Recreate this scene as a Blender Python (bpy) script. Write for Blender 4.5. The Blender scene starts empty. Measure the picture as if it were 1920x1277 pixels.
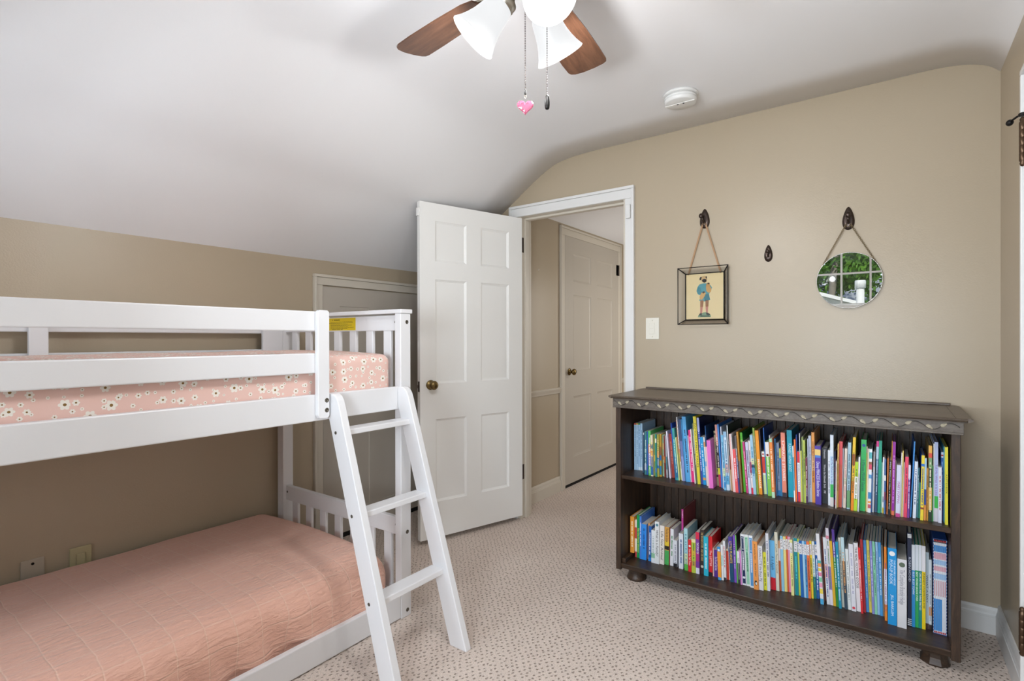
import bpy, bmesh, math, random
from math import sin, cos, pi, radians, atan2, hypot
from mathutils import Vector, Matrix, noise

random.seed(7)
SC = bpy.context.scene
COL = SC.collection

# ------------------------------------------------------------------ camera
FPX = 982.76
cam_d = bpy.data.cameras.new('camera')
cam_d.sensor_width = 36.0
cam_d.lens = FPX / 1920.0 * 36.0
cam_d.clip_start = 0.02
cam_d.clip_end = 200
cam = bpy.data.objects.new('camera', cam_d)
COL.objects.link(cam)
yaw, pitch, roll = radians(35.894), radians(-0.153), radians(-0.116)
f = Vector((-sin(yaw), cos(yaw), 0)); r = Vector((cos(yaw), sin(yaw), 0)); u = Vector((0, 0, 1))
f2 = f * cos(pitch) + u * sin(pitch); u2 = u * cos(pitch) - f * sin(pitch)
r3 = r * cos(roll) + u2 * sin(roll); u3 = u2 * cos(roll) - r * sin(roll)
cam.matrix_world = Matrix(((r3.x, u3.x, -f2.x, 0), (r3.y, u3.y, -f2.y, 0), (r3.z, u3.z, -f2.z, 1.2), (0, 0, 0, 1)))
SC.camera = cam

# ------------------------------------------------------------------ world, sun, daylight, exposure
W = bpy.data.worlds.new('sky'); SC.world = W; W.use_nodes = True
wn = W.node_tree.nodes; wl = W.node_tree.links
sky = wn.new('ShaderNodeTexSky'); sky.sky_type = 'NISHITA'; sky.sun_disc = False
sky.sun_elevation = radians(50); sky.sun_rotation = radians(150)
wl.new(sky.outputs[0], wn['Background'].inputs[0]); wn['Background'].inputs[1].default_value = 0.16

def light(name, kind, loc, energy, color=(1, 1, 1), target=None, **k):
    d = bpy.data.lights.new(name, kind); d.energy = energy; d.color = color
    for a, b in k.items(): setattr(d, a, b)
    o = bpy.data.objects.new(name, d); COL.objects.link(o); o.location = loc
    if target is not None:
        o.rotation_euler = (Vector(target) - Vector(loc)).to_track_quat('-Z', 'Y').to_euler()
    return o
light('sun', 'SUN', (0, 8, 12), 3.2, (1, .95, .86), target=(-2.5, -6, 0), angle=radians(.6))
# daylight through the mirrored rear window, then fill from an added second one
light('rear_daylight_and_fill', 'AREA', (-0.29, -0.66, 1.18), 50, (.82, .91, 1.0), target=(-0.29, 2, 1.2), shape='RECTANGLE', size=.70, size_y=.56)
light('rear_daylight_and_fill', 'AREA', (-1.80, -0.66, 1.17), 46, (.80, .90, 1.0), target=(-1.80, 2, 1.62), shape='RECTANGLE', size=.70, size_y=.48)
# daylight from a room off the landing, out of view behind the end wall
light('landing_daylight', 'AREA', (-0.90, 4.5, 1.15), 17, (1, .96, .90), target=(-2.1, 4.2, .9), shape='RECTANGLE', size=1.0, size_y=1.3)
FAN_LAMP = 11.5
SC.view_settings.view_transform = 'Standard'
SC.view_settings.look = 'None'
SC.view_settings.exposure = 0.0
SC.view_settings.gamma = 1.0
SC.view_settings.use_curve_mapping = False

# ------------------------------------------------------------------ materials
def lin(h):
    v = [int(h[i:i + 2], 16) / 255 for i in (0, 2, 4)]
    return tuple(c / 12.92 if c <= .04045 else ((c + .055) / 1.055) ** 2.4 for c in v) + (1,)
_m = {}
def mat(name, hexcol, rough=.5, metal=0, spec=.5):
    key = (name, hexcol, rough, metal)
    if key in _m: return _m[key]
    m = bpy.data.materials.new(name); m.use_nodes = True
    b = m.node_tree.nodes['Principled BSDF']
    b.inputs['Base Color'].default_value = lin(hexcol); b.inputs['Roughness'].default_value = rough
    b.inputs['Metallic'].default_value = metal; b.inputs['Specular IOR Level'].default_value = spec
    _m[key] = m
    return m
def nodes(m): return m.node_tree.nodes, m.node_tree.links, m.node_tree.nodes['Principled BSDF']
def add_bump(m, scale, strength, dist=.002, detail=3, stretch=None, coord='Object'):
    N, L, b = nodes(m)
    tc = N.new('ShaderNodeTexCoord'); nz = N.new('ShaderNodeTexNoise'); bp = N.new('ShaderNodeBump')
    nz.inputs['Scale'].default_value = scale; nz.inputs['Detail'].default_value = detail
    bp.inputs['Strength'].default_value = strength; bp.inputs['Distance'].default_value = dist
    src = tc.outputs[coord]
    if stretch:
        mp = N.new('ShaderNodeMapping'); mp.inputs['Scale'].default_value = stretch
        L.new(src, mp.inputs[0]); src = mp.outputs[0]
    L.new(src, nz.inputs['Vector']); L.new(nz.outputs['Fac'], bp.inputs['Height']); L.new(bp.outputs[0], b.inputs['Normal'])
    return m
def wood(name, c1, c2, c3, stretch, rough=.45, scale=6, bump=.15, coord='Object'):
    m = mat(name, c1, rough); N, L, b = nodes(m)
    tc = N.new('ShaderNodeTexCoord'); mp = N.new('ShaderNodeMapping'); mp.inputs['Scale'].default_value = stretch
    nz = N.new('ShaderNodeTexNoise'); nz.inputs['Scale'].default_value = scale; nz.inputs['Detail'].default_value = 7; nz.inputs['Roughness'].default_value = .80
    nz.inputs['Distortion'].default_value = .6
    cr = N.new('ShaderNodeValToRGB'); e = cr.color_ramp.elements
    e[0].position = .3; e[0].color = lin(c1); e[1].position = .72; e[1].color = lin(c3)
    k = e.new(.5); k.color = lin(c2)
    bp = N.new('ShaderNodeBump'); bp.inputs['Strength'].default_value = bump; bp.inputs['Distance'].default_value = .002
    L.new(tc.outputs[coord], mp.inputs[0]); L.new(mp.outputs[0], nz.inputs['Vector']); L.new(nz.outputs['Fac'], cr.inputs[0])
    L.new(cr.outputs[0], b.inputs['Base Color']); L.new(nz.outputs['Fac'], bp.inputs['Height']); L.new(bp.outputs[0], b.inputs['Normal'])
    return m
def math_node(N, L, op, a, b=None, c=None):
    n = N.new('ShaderNodeMath'); n.operation = op
    for i, v in enumerate((a, b, c)):
        if v is None: continue
        if isinstance(v, (int, float)): n.inputs[i].default_value = v
        else: L.new(v, n.inputs[i])
    return n.outputs[0]

M_WALL = add_bump(mat('wall_paint', 'b4a58e', .36), 150, .22, .0015, 2)
M_CEIL = add_bump(mat('ceiling_paint', 'eeedee', .75), 60, .12, .0015, 3)
M_TRIM = add_bump(mat('trim_white', 'e2e1df', .38), 90, .05, .001)
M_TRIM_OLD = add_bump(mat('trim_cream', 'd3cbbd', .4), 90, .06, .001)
M_DOOR = add_bump(mat('door_paint', 'f1f0ed', .4), 70, .07, .001, 3, (1, 1, .25))
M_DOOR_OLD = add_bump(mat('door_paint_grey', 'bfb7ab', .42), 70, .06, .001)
M_BED = add_bump(mat('bed_white', 'e6e6e8', .33), 40, .05, .001, 3, (6, .6, 6))
M_BRASS = mat('aged_brass', '7d6a45', .32, 1)
M_NICKEL = mat('brushed_nickel', 'a59d90', .35, 1)
M_BRONZE = mat('dark_bronze', '4a3f3a', .3, .85)
M_BLACK = mat('black_metal', '1d1b1a', .45, .6)
M_STEEL = mat('bolt_steel', '6a655c', .4, 1)
M_PLATE = mat('switch_plate', 'e6e2d6', .4)
M_IVORY = mat('ivory_plate', 'b8ad88', .45)
M_PAGES = add_bump(mat('book_pages', 'd9d2c4', .8), 900, .3, .0005, 1)
M_DARK = mat('shadow_gap', '14110f', .9)
WD = ('1e140e', '38281c', '573f2d')
M_WOODX = wood('stained_pine_x', *WD, (1.0, 9, 9), .42, 5)
M_WOODZ = wood('stained_pine_z', *WD, (9, 9, 1.0), .5, 5)
M_WOODTOP = wood('sheen_stained_top', '463c33', '5d5146', '74675a', (1.0, 12, 12), .36, 5, .2)  # stain greyed and lightened: the top's sheen is put into its colour
M_FRIEZE = wood('worn_frieze', '4c443d', '615850', '777066', (4, 8, 8), .42, 9, .2)
M_LEAF_WORN = wood('worn_leaf', '7f7661', 'a59b84', 'c2b8a2', (20, 20, 20), .5, 9, .1)
M_WALNUT = wood('walnut_blade', '40291e', '5a3b2a', '6f4d39', (1.5, 14, 14), .35, 4, .05, 'UV')
M_LEATHER = add_bump(mat('tan_leather', 'a8835f', .6), 300, .2, .001)

def carpet():
    m = mat('loop_carpet', 'b5a598', .95, 0, .1); N, L, b = nodes(m)
    tc = N.new('ShaderNodeTexCoord')
    mp = N.new('ShaderNodeMapping'); mp.inputs['Rotation'].default_value = (0, 0, radians(36)); mp.inputs['Scale'].default_value = (1.2, .85, 1)
    vo = N.new('ShaderNodeTexVoronoi'); vo.voronoi_dimensions = '2D'; vo.inputs['Scale'].default_value = 48; vo.inputs['Randomness'].default_value = .5
    L.new(tc.outputs['Object'], mp.inputs[0]); L.new(mp.outputs[0], vo.inputs['Vector'])
    nz = N.new('ShaderNodeTexNoise'); nz.inputs['Scale'].default_value = 240; nz.inputs['Detail'].default_value = 2
    n2 = N.new('ShaderNodeTexNoise'); n2.inputs['Scale'].default_value = 2.2; n2.inputs['Detail'].default_value = 4
    n3 = N.new('ShaderNodeTexNoise'); n3.inputs['Scale'].default_value = 90
    for q in (nz, n2, n3): L.new(tc.outputs['Object'], q.inputs['Vector'])
    wob = math_node(N, L, 'MULTIPLY_ADD', n3.outputs['Fac'], .5, -.22)
    dist = math_node(N, L, 'ADD', vo.outputs['Distance'], wob)
    mr = N.new('ShaderNodeMapRange'); mr.interpolation_type = 'SMOOTHSTEP'
    mr.inputs['From Min'].default_value = .06; mr.inputs['From Max'].default_value = .30
    L.new(dist, mr.inputs['Value'])
    h = math_node(N, L, 'MULTIPLY_ADD', nz.outputs['Fac'], .35, mr.outputs[0])
    bp = N.new('ShaderNodeBump'); bp.inputs['Strength'].default_value = .75; bp.inputs['Distance'].default_value = .006
    L.new(h, bp.inputs['Height']); L.new(bp.outputs[0], b.inputs['Normal'])
    c1 = N.new('ShaderNodeMix'); c1.data_type = 'RGBA'; c1.inputs[6].default_value = lin('ac9c91'); c1.inputs[7].default_value = lin('dccdc2')  # dimple shade painted into the colour, doubling as darker pile flecks
    L.new(mr.outputs[0], c1.inputs[0])
    c2 = N.new('ShaderNodeMix'); c2.data_type = 'RGBA'; c2.blend_type = 'MULTIPLY'; c2.inputs[0].default_value = .55
    cr = N.new('ShaderNodeValToRGB'); e = cr.color_ramp.elements
    e[0].position = .35; e[0].color = (.90, .88, .87, 1); e[1].position = .6; e[1].color = (1, 1, 1, 1)
    L.new(n2.outputs['Fac'], cr.inputs[0]); L.new(c1.outputs[2], c2.inputs[6]); L.new(cr.outputs[0], c2.inputs[7])
    c3 = N.new('ShaderNodeMix'); c3.data_type = 'RGBA'; c3.blend_type = 'MULTIPLY'; c3.inputs[0].default_value = .5
    L.new(c2.outputs[2], c3.inputs[6]); L.new(nz.outputs['Color'], c3.inputs[7]); 
    bw = N.new('ShaderNodeMapRange'); bw.inputs['From Min'].default_value = .3; bw.inputs['From Max'].default_value = .6; bw.inputs['To Min'].default_value = .55; bw.inputs['To Max'].default_value = 1.15
    L.new(nz.outputs['Fac'], bw.inputs[0]); L.new(bw.outputs[0], c3.inputs[7])
    L.new(c3.outputs[2], b.inputs['Base Color'])
    return m
M_CARPET = carpet()

def coverlet():
    m = mat('pink_coverlet', 'd2a191', .72, 0, .25); N, L, b = nodes(m)
    uv = N.new('ShaderNodeUVMap'); sp = N.new('ShaderNodeSeparateXYZ'); L.new(uv.outputs[0], sp.inputs[0])
    nz = N.new('ShaderNodeTexNoise'); nz.inputs['Scale'].default_value = 9; L.new(uv.outputs[0], nz.inputs['Vector'])
    wob = math_node(N, L, 'MULTIPLY_ADD', nz.outputs['Fac'], .012, -.006)
    def seam(axis, step):
        a = math_node(N, L, 'ADD', sp.outputs[axis], wob)
        t = math_node(N, L, 'PINGPONG', a, step / 2)
        return math_node(N, L, 'SMOOTH_MIN', math_node(N, L, 'DIVIDE', t, .0032), 1.0, .3)
    s = math_node(N, L, 'MINIMUM', seam('X', .088), seam('Y', .088))
    mp = N.new('ShaderNodeMapping'); mp.inputs['Scale'].default_value = (4, 14, 1); L.new(uv.outputs[0], mp.inputs[0])
    n2 = N.new('ShaderNodeTexNoise'); n2.inputs['Scale'].default_value = 5; n2.inputs['Detail'].default_value = 6; n2.inputs['Distortion'].default_value = .8
    L.new(mp.outputs[0], n2.inputs['Vector'])
    h = math_node(N, L, 'MULTIPLY_ADD', n2.outputs['Fac'], 4.2, math_node(N, L, 'MULTIPLY', s, .45))
    bp = N.new('ShaderNodeBump'); bp.inputs['Strength'].default_value = .55; bp.inputs['Distance'].default_value = .006
    L.new(h, bp.inputs['Height']); L.new(bp.outputs[0], b.inputs['Normal'])
    mx = N.new('ShaderNodeMix'); mx.data_type = 'RGBA'; mx.inputs[6].default_value = lin('f5ccb7'); mx.inputs[7].default_value = lin('eebba6')
    L.new(s, mx.inputs[0]); L.new(mx.outputs[2], b.inputs['Base Color'])
    b.inputs['Sheen Weight'].default_value = .25
    return m
M_COVER = coverlet()

def daisies():
    m = mat('pink_daisy_sheet', 'd9aaa4', .75, 0, .2); N, L, b = nodes(m)
    uv = N.new('ShaderNodeUVMap')
    def layer(off, scale, rmin, rmax):
        mp = N.new('ShaderNodeMapping'); mp.inputs['Location'].default_value = (off, off * .7, 0); L.new(uv.outputs[0], mp.inputs[0])
        vo = N.new('ShaderNodeTexVoronoi'); vo.voronoi_dimensions = '2D'; vo.inputs['Scale'].default_value = scale; vo.inputs['Randomness'].default_value = .7
        L.new(mp.outputs[0], vo.inputs['Vector'])
        d = N.new('ShaderNodeVectorMath'); d.operation = 'SUBTRACT'; L.new(mp.outputs[0], d.inputs[0]); L.new(vo.outputs['Position'], d.inputs[1])
        sp = N.new('ShaderNodeSeparateXYZ'); L.new(d.outputs[0], sp.inputs[0])
        ln = N.new('ShaderNodeVectorMath'); ln.operation = 'LENGTH'; L.new(d.outputs[0], ln.inputs[0])
        th = math_node(N, L, 'ARCTAN2', sp.outputs['Y'], sp.outputs['X'])
        pet = math_node(N, L, 'ABSOLUTE', math_node(N, L, 'COSINE', math_node(N, L, 'MULTIPLY', th, 3.0)))
        sc = N.new('ShaderNodeSeparateColor'); L.new(vo.outputs['Color'], sc.inputs[0])
        rad = math_node(N, L, 'MULTIPLY_ADD', sc.outputs[0], rmax - rmin, rmin)
        R = math_node(N, L, 'MULTIPLY', rad, math_node(N, L, 'MULTIPLY_ADD', pet, .32, .68))
        return math_node(N, L, 'LESS_THAN', ln.outputs['Value'], R), math_node(N, L, 'LESS_THAN', ln.outputs['Value'], math_node(N, L, 'MULTIPLY', rad, .27))
    a1, c1 = layer(0, 21, .008, .0155); a2, c2 = layer(.513, 30, .004, .0075)
    pm = math_node(N, L, 'MAXIMUM', a1, a2); cm = math_node(N, L, 'MAXIMUM', c1, math_node(N, L, 'MULTIPLY', c2, math_node(N, L, 'SUBTRACT', 1.0, a1)))
    x1 = N.new('ShaderNodeMix'); x1.data_type = 'RGBA'; x1.inputs[6].default_value = lin('e7c3b8'); x1.inputs[7].default_value = lin('efe9e0'); L.new(pm, x1.inputs[0])
    x2 = N.new('ShaderNodeMix'); x2.data_type = 'RGBA'; x2.inputs[7].default_value = lin('8a6a3c'); L.new(cm, x2.inputs[0]); L.new(x1.outputs[2], x2.inputs[6])
    L.new(x2.outputs[2], b.inputs['Base Color'])
    nz = N.new('ShaderNodeTexNoise'); nz.inputs['Scale'].default_value = 14; nz.inputs['Detail'].default_value = 4; L.new(uv.outputs[0], nz.inputs['Vector'])
    bp = N.new('ShaderNodeBump'); bp.inputs['Strength'].default_value = .35; bp.inputs['Distance'].default_value = .006
    L.new(nz.outputs['Fac'], bp.inputs['Height']); L.new(bp.outputs[0], b.inputs['Normal'])
    return m
M_DAISY = daisies()

def clear_glass():
    m = bpy.data.materials.new('clear_glass'); m.use_nodes = True; N = m.node_tree.nodes; L = m.node_tree.links
    N.remove(N['Principled BSDF']); out = N['Material Output']
    t = N.new('ShaderNodeBsdfTransparent'); g = N.new('ShaderNodeBsdfGlossy'); g.inputs['Roughness'].default_value = .02
    t.inputs[0].default_value = (.992, .995, .993, 1)
    fr = N.new('ShaderNodeFresnel'); fr.inputs[0].default_value = 1.45; mx = N.new('ShaderNodeMixShader')
    L.new(fr.outputs[0], mx.inputs[0]); L.new(t.outputs[0], mx.inputs[1]); L.new(g.outputs[0], mx.inputs[2]); L.new(mx.outputs[0], out.inputs[0])
    return m
M_GLASS = clear_glass()
M_MIRROR = mat('mirror_silver', 'f4f6f6', .0, 1)
M_MIRROR.node_tree.nodes['Principled BSDF'].inputs['Roughness'].default_value = .0
def shade_glass():
    m = mat('frosted_shade', '5f5e5b', .35, 0, .2); N, L, b = nodes(m)
    b.inputs['Emission Color'].default_value = (.965, .98, 1, 1); b.inputs['Emission Strength'].default_value = .80
    nz = N.new('ShaderNodeTexNoise'); nz.inputs['Scale'].default_value = 30; tc = N.new('ShaderNodeTexCoord')
    return m
M_SHADE = shade_glass()
M_HEART = mat('pink_crystal', 'f08fb0', .03)
M_HEART.node_tree.nodes['Principled BSDF'].inputs['Transmission Weight'].default_value = .75
M_HEART.node_tree.nodes['Principled BSDF'].inputs['IOR'].default_value = 1.5

# ------------------------------------------------------------------ mesh helpers
class MB:
    def __init__(s): s.bm = bmesh.new(); s.uv = s.bm.loops.layers.uv.new('UVMap')
    def _merge(s, t):
        me = bpy.data.meshes.new('t'); t.to_mesh(me); t.free(); s.bm.from_mesh(me); bpy.data.meshes.remove(me)
    def box(s, x0, x1, y0, y1, z0, z1, bev=0, seg=2, mx=None):
        t = bmesh.new(); bmesh.ops.create_cube(t, size=1)
        for v in t.verts: v.co = Vector(((x0 + x1) / 2 + v.co.x * (x1 - x0), (y0 + y1) / 2 + v.co.y * (y1 - y0), (z0 + z1) / 2 + v.co.z * (z1 - z0)))
        if bev: bmesh.ops.bevel(t, geom=t.edges[:], offset=bev, segments=seg, profile=.5, affect='EDGES')
        if mx is not None: t.transform(mx)
        s._merge(t); return s
    def prism(s, poly, axis, a, b, bev=0, mx=None):
        """poly: list of 2d points; axis x|y|z extruded from a to b"""
        t = bmesh.new(); P = {'x': lambda p, w: (w, p[0], p[1]), 'y': lambda p, w: (p[0], w, p[1]), 'z': lambda p, w: (p[0], p[1], w)}[axis]
        A = [t.verts.new(P(p, a)) for p in poly]; B = [t.verts.new(P(p, b)) for p in poly]
        t.faces.new(A); t.faces.new(B[::-1]); n = len(poly)
        for i in range(n): t.faces.new((A[i], B[i], B[(i + 1) % n], A[(i + 1) % n]))
        bmesh.ops.recalc_face_normals(t, faces=t.faces[:])
        if bev: bmesh.ops.bevel(t, geom=t.edges[:], offset=bev, segments=2, profile=.5, affect='EDGES')
        if mx is not None: t.transform(mx)
        s._merge(t); return s
    def lathe(s, prof, seg=24, mx=None, smooth=True, close=True):
        """prof: (radius, z) list, revolved about z"""
        t = bmesh.new(); rings = []
        for (rr, z) in prof:
            if rr < 1e-6: rings.append([t.verts.new((0, 0, z))])
            else: rings.append([t.verts.new((rr * cos(2 * pi * i / seg), rr * sin(2 * pi * i / seg), z)) for i in range(seg)])
        for A, B in zip(rings, rings[1:]):
            for i in range(seg):
                j = (i + 1) % seg
                if len(A) == 1 and len(B) == 1: continue
                if len(A) == 1: fc = t.faces.new((A[0], B[j], B[i]))
                elif len(B) == 1: fc = t.faces.new((A[i], A[j], B[0]))
                else: fc = t.faces.new((A[i], A[j], B[j], B[i]))
                fc.smooth = smooth
        if close:
            for R_ in (rings[0], rings[-1]):
                if len(R_) > 2:
                    try: t.faces.new(R_)
                    except ValueError: pass
        bmesh.ops.recalc_face_normals(t, faces=t.faces[:])
        if mx is not None: t.transform(mx)
        s._merge(t); return s
    def tube(s, pts, rad, seg=8, closed=False, caps=True):
        t = bmesh.new(); pts = [Vector(p) for p in pts]; n = len(pts); rings = []
        prev = None
        for i, p in enumerate(pts):
            if closed: d = pts[(i + 1) % n] - pts[i - 1]
            else: d = pts[min(i + 1, n - 1)] - pts[max(i - 1, 0)]
            d.normalize()
            if prev is None:
                a = d.orthogonal().normalized()
            else:
                a = prev - d * prev.dot(d)
                if a.length < 1e-6: a = d.orthogonal()
                a.normalize()
            prev = a; b = d.cross(a); rr = rad[i] if isinstance(rad, (list, tuple)) else rad
            rings.append([t.verts.new(p + (a * cos(2 * pi * k / seg) + b * sin(2 * pi * k / seg)) * rr) for k in range(seg)])
        m = n if closed else n - 1
        for i in range(m):
            A, B = rings[i], rings[(i + 1) % n]
            for k in range(seg):
                fc = t.faces.new((A[k], A[(k + 1) % seg], B[(k + 1) % seg], B[k])); fc.smooth = True
        if caps and not closed: t.faces.new(rings[0][::-1]); t.faces.new(rings[-1])
        s._merge(t); return s
    def sphere(s, c, rad, sub=2, scale=(1, 1, 1)):
        t = bmesh.new(); bmesh.ops.create_icosphere(t, subdivisions=sub, radius=rad)
        for v in t.verts: v.co = Vector((v.co.x * scale[0] + c[0], v.co.y * scale[1] + c[1], v.co.z * scale[2] + c[2]))
        for fc in t.faces: fc.smooth = True
        s._merge(t); return s
    def face(s, pts):
        s.bm.faces.new([s.bm.verts.new(p) for p in pts]); return s
    def build(s, name, m, parent=None, world=True):
        me = bpy.data.meshes.new(name)
        if parent is not None and world:
            off = Vector((0, 0, 0)); q = parent
            while q is not None: off += q.location; q = q.parent
            for v in s.bm.verts: v.co -= off
        s.bm.to_mesh(me); s.bm.free()
        for k in (m if isinstance(m, (list, tuple)) else [m]): me.materials.append(k)
        o = bpy.data.objects.new(name, me); COL.objects.link(o); o.parent = parent
        return o
def tag(o, label=None, cat=None, group=None, kind=None):
    if label: o['label'] = label
    if cat: o['category'] = cat
    if group: o['group'] = group
    if kind: o['kind'] = kind
    return o
def thing(name, label, cat, loc=(0, 0, 0), group=None, kind=None):
    o = bpy.data.objects.new(name, None); COL.objects.link(o); o.location = loc; o.empty_display_size = .05
    return tag(o, label, cat, group, kind)
def struct(o, label=None, cat=None): return tag(o, label, cat, None, 'structure')
def text_mesh(body, size, fit=None):
    """lettering lying in the xy plane, centred; returns a mesh, real width"""
    c = bpy.data.curves.new('lettering', 'FONT'); c.body = body; c.size = size; c.align_x = 'CENTER'; c.align_y = 'CENTER'
    c.resolution_u = 2; c.extrude = .0002
    o = bpy.data.objects.new('lettering', c); COL.objects.link(o)
    bpy.context.view_layer.update()
    dg = bpy.context.evaluated_depsgraph_get()
    me = bpy.data.meshes.new_from_object(o.evaluated_get(dg))
    bpy.data.objects.remove(o); bpy.data.curves.remove(c)
    xs = [v.co.x for v in me.vertices]; w = max(xs) - min(xs)
    if fit and w > 0:
        k = fit / w
        for v in me.vertices: v.co.x *= k
    return me
def mesh_obj(name, me, m, parent, mx):
    me.transform(mx); me.materials.clear(); me.materials.append(m)
    o = bpy.data.objects.new(name, me); COL.objects.link(o); o.parent = parent
    return o

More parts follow.
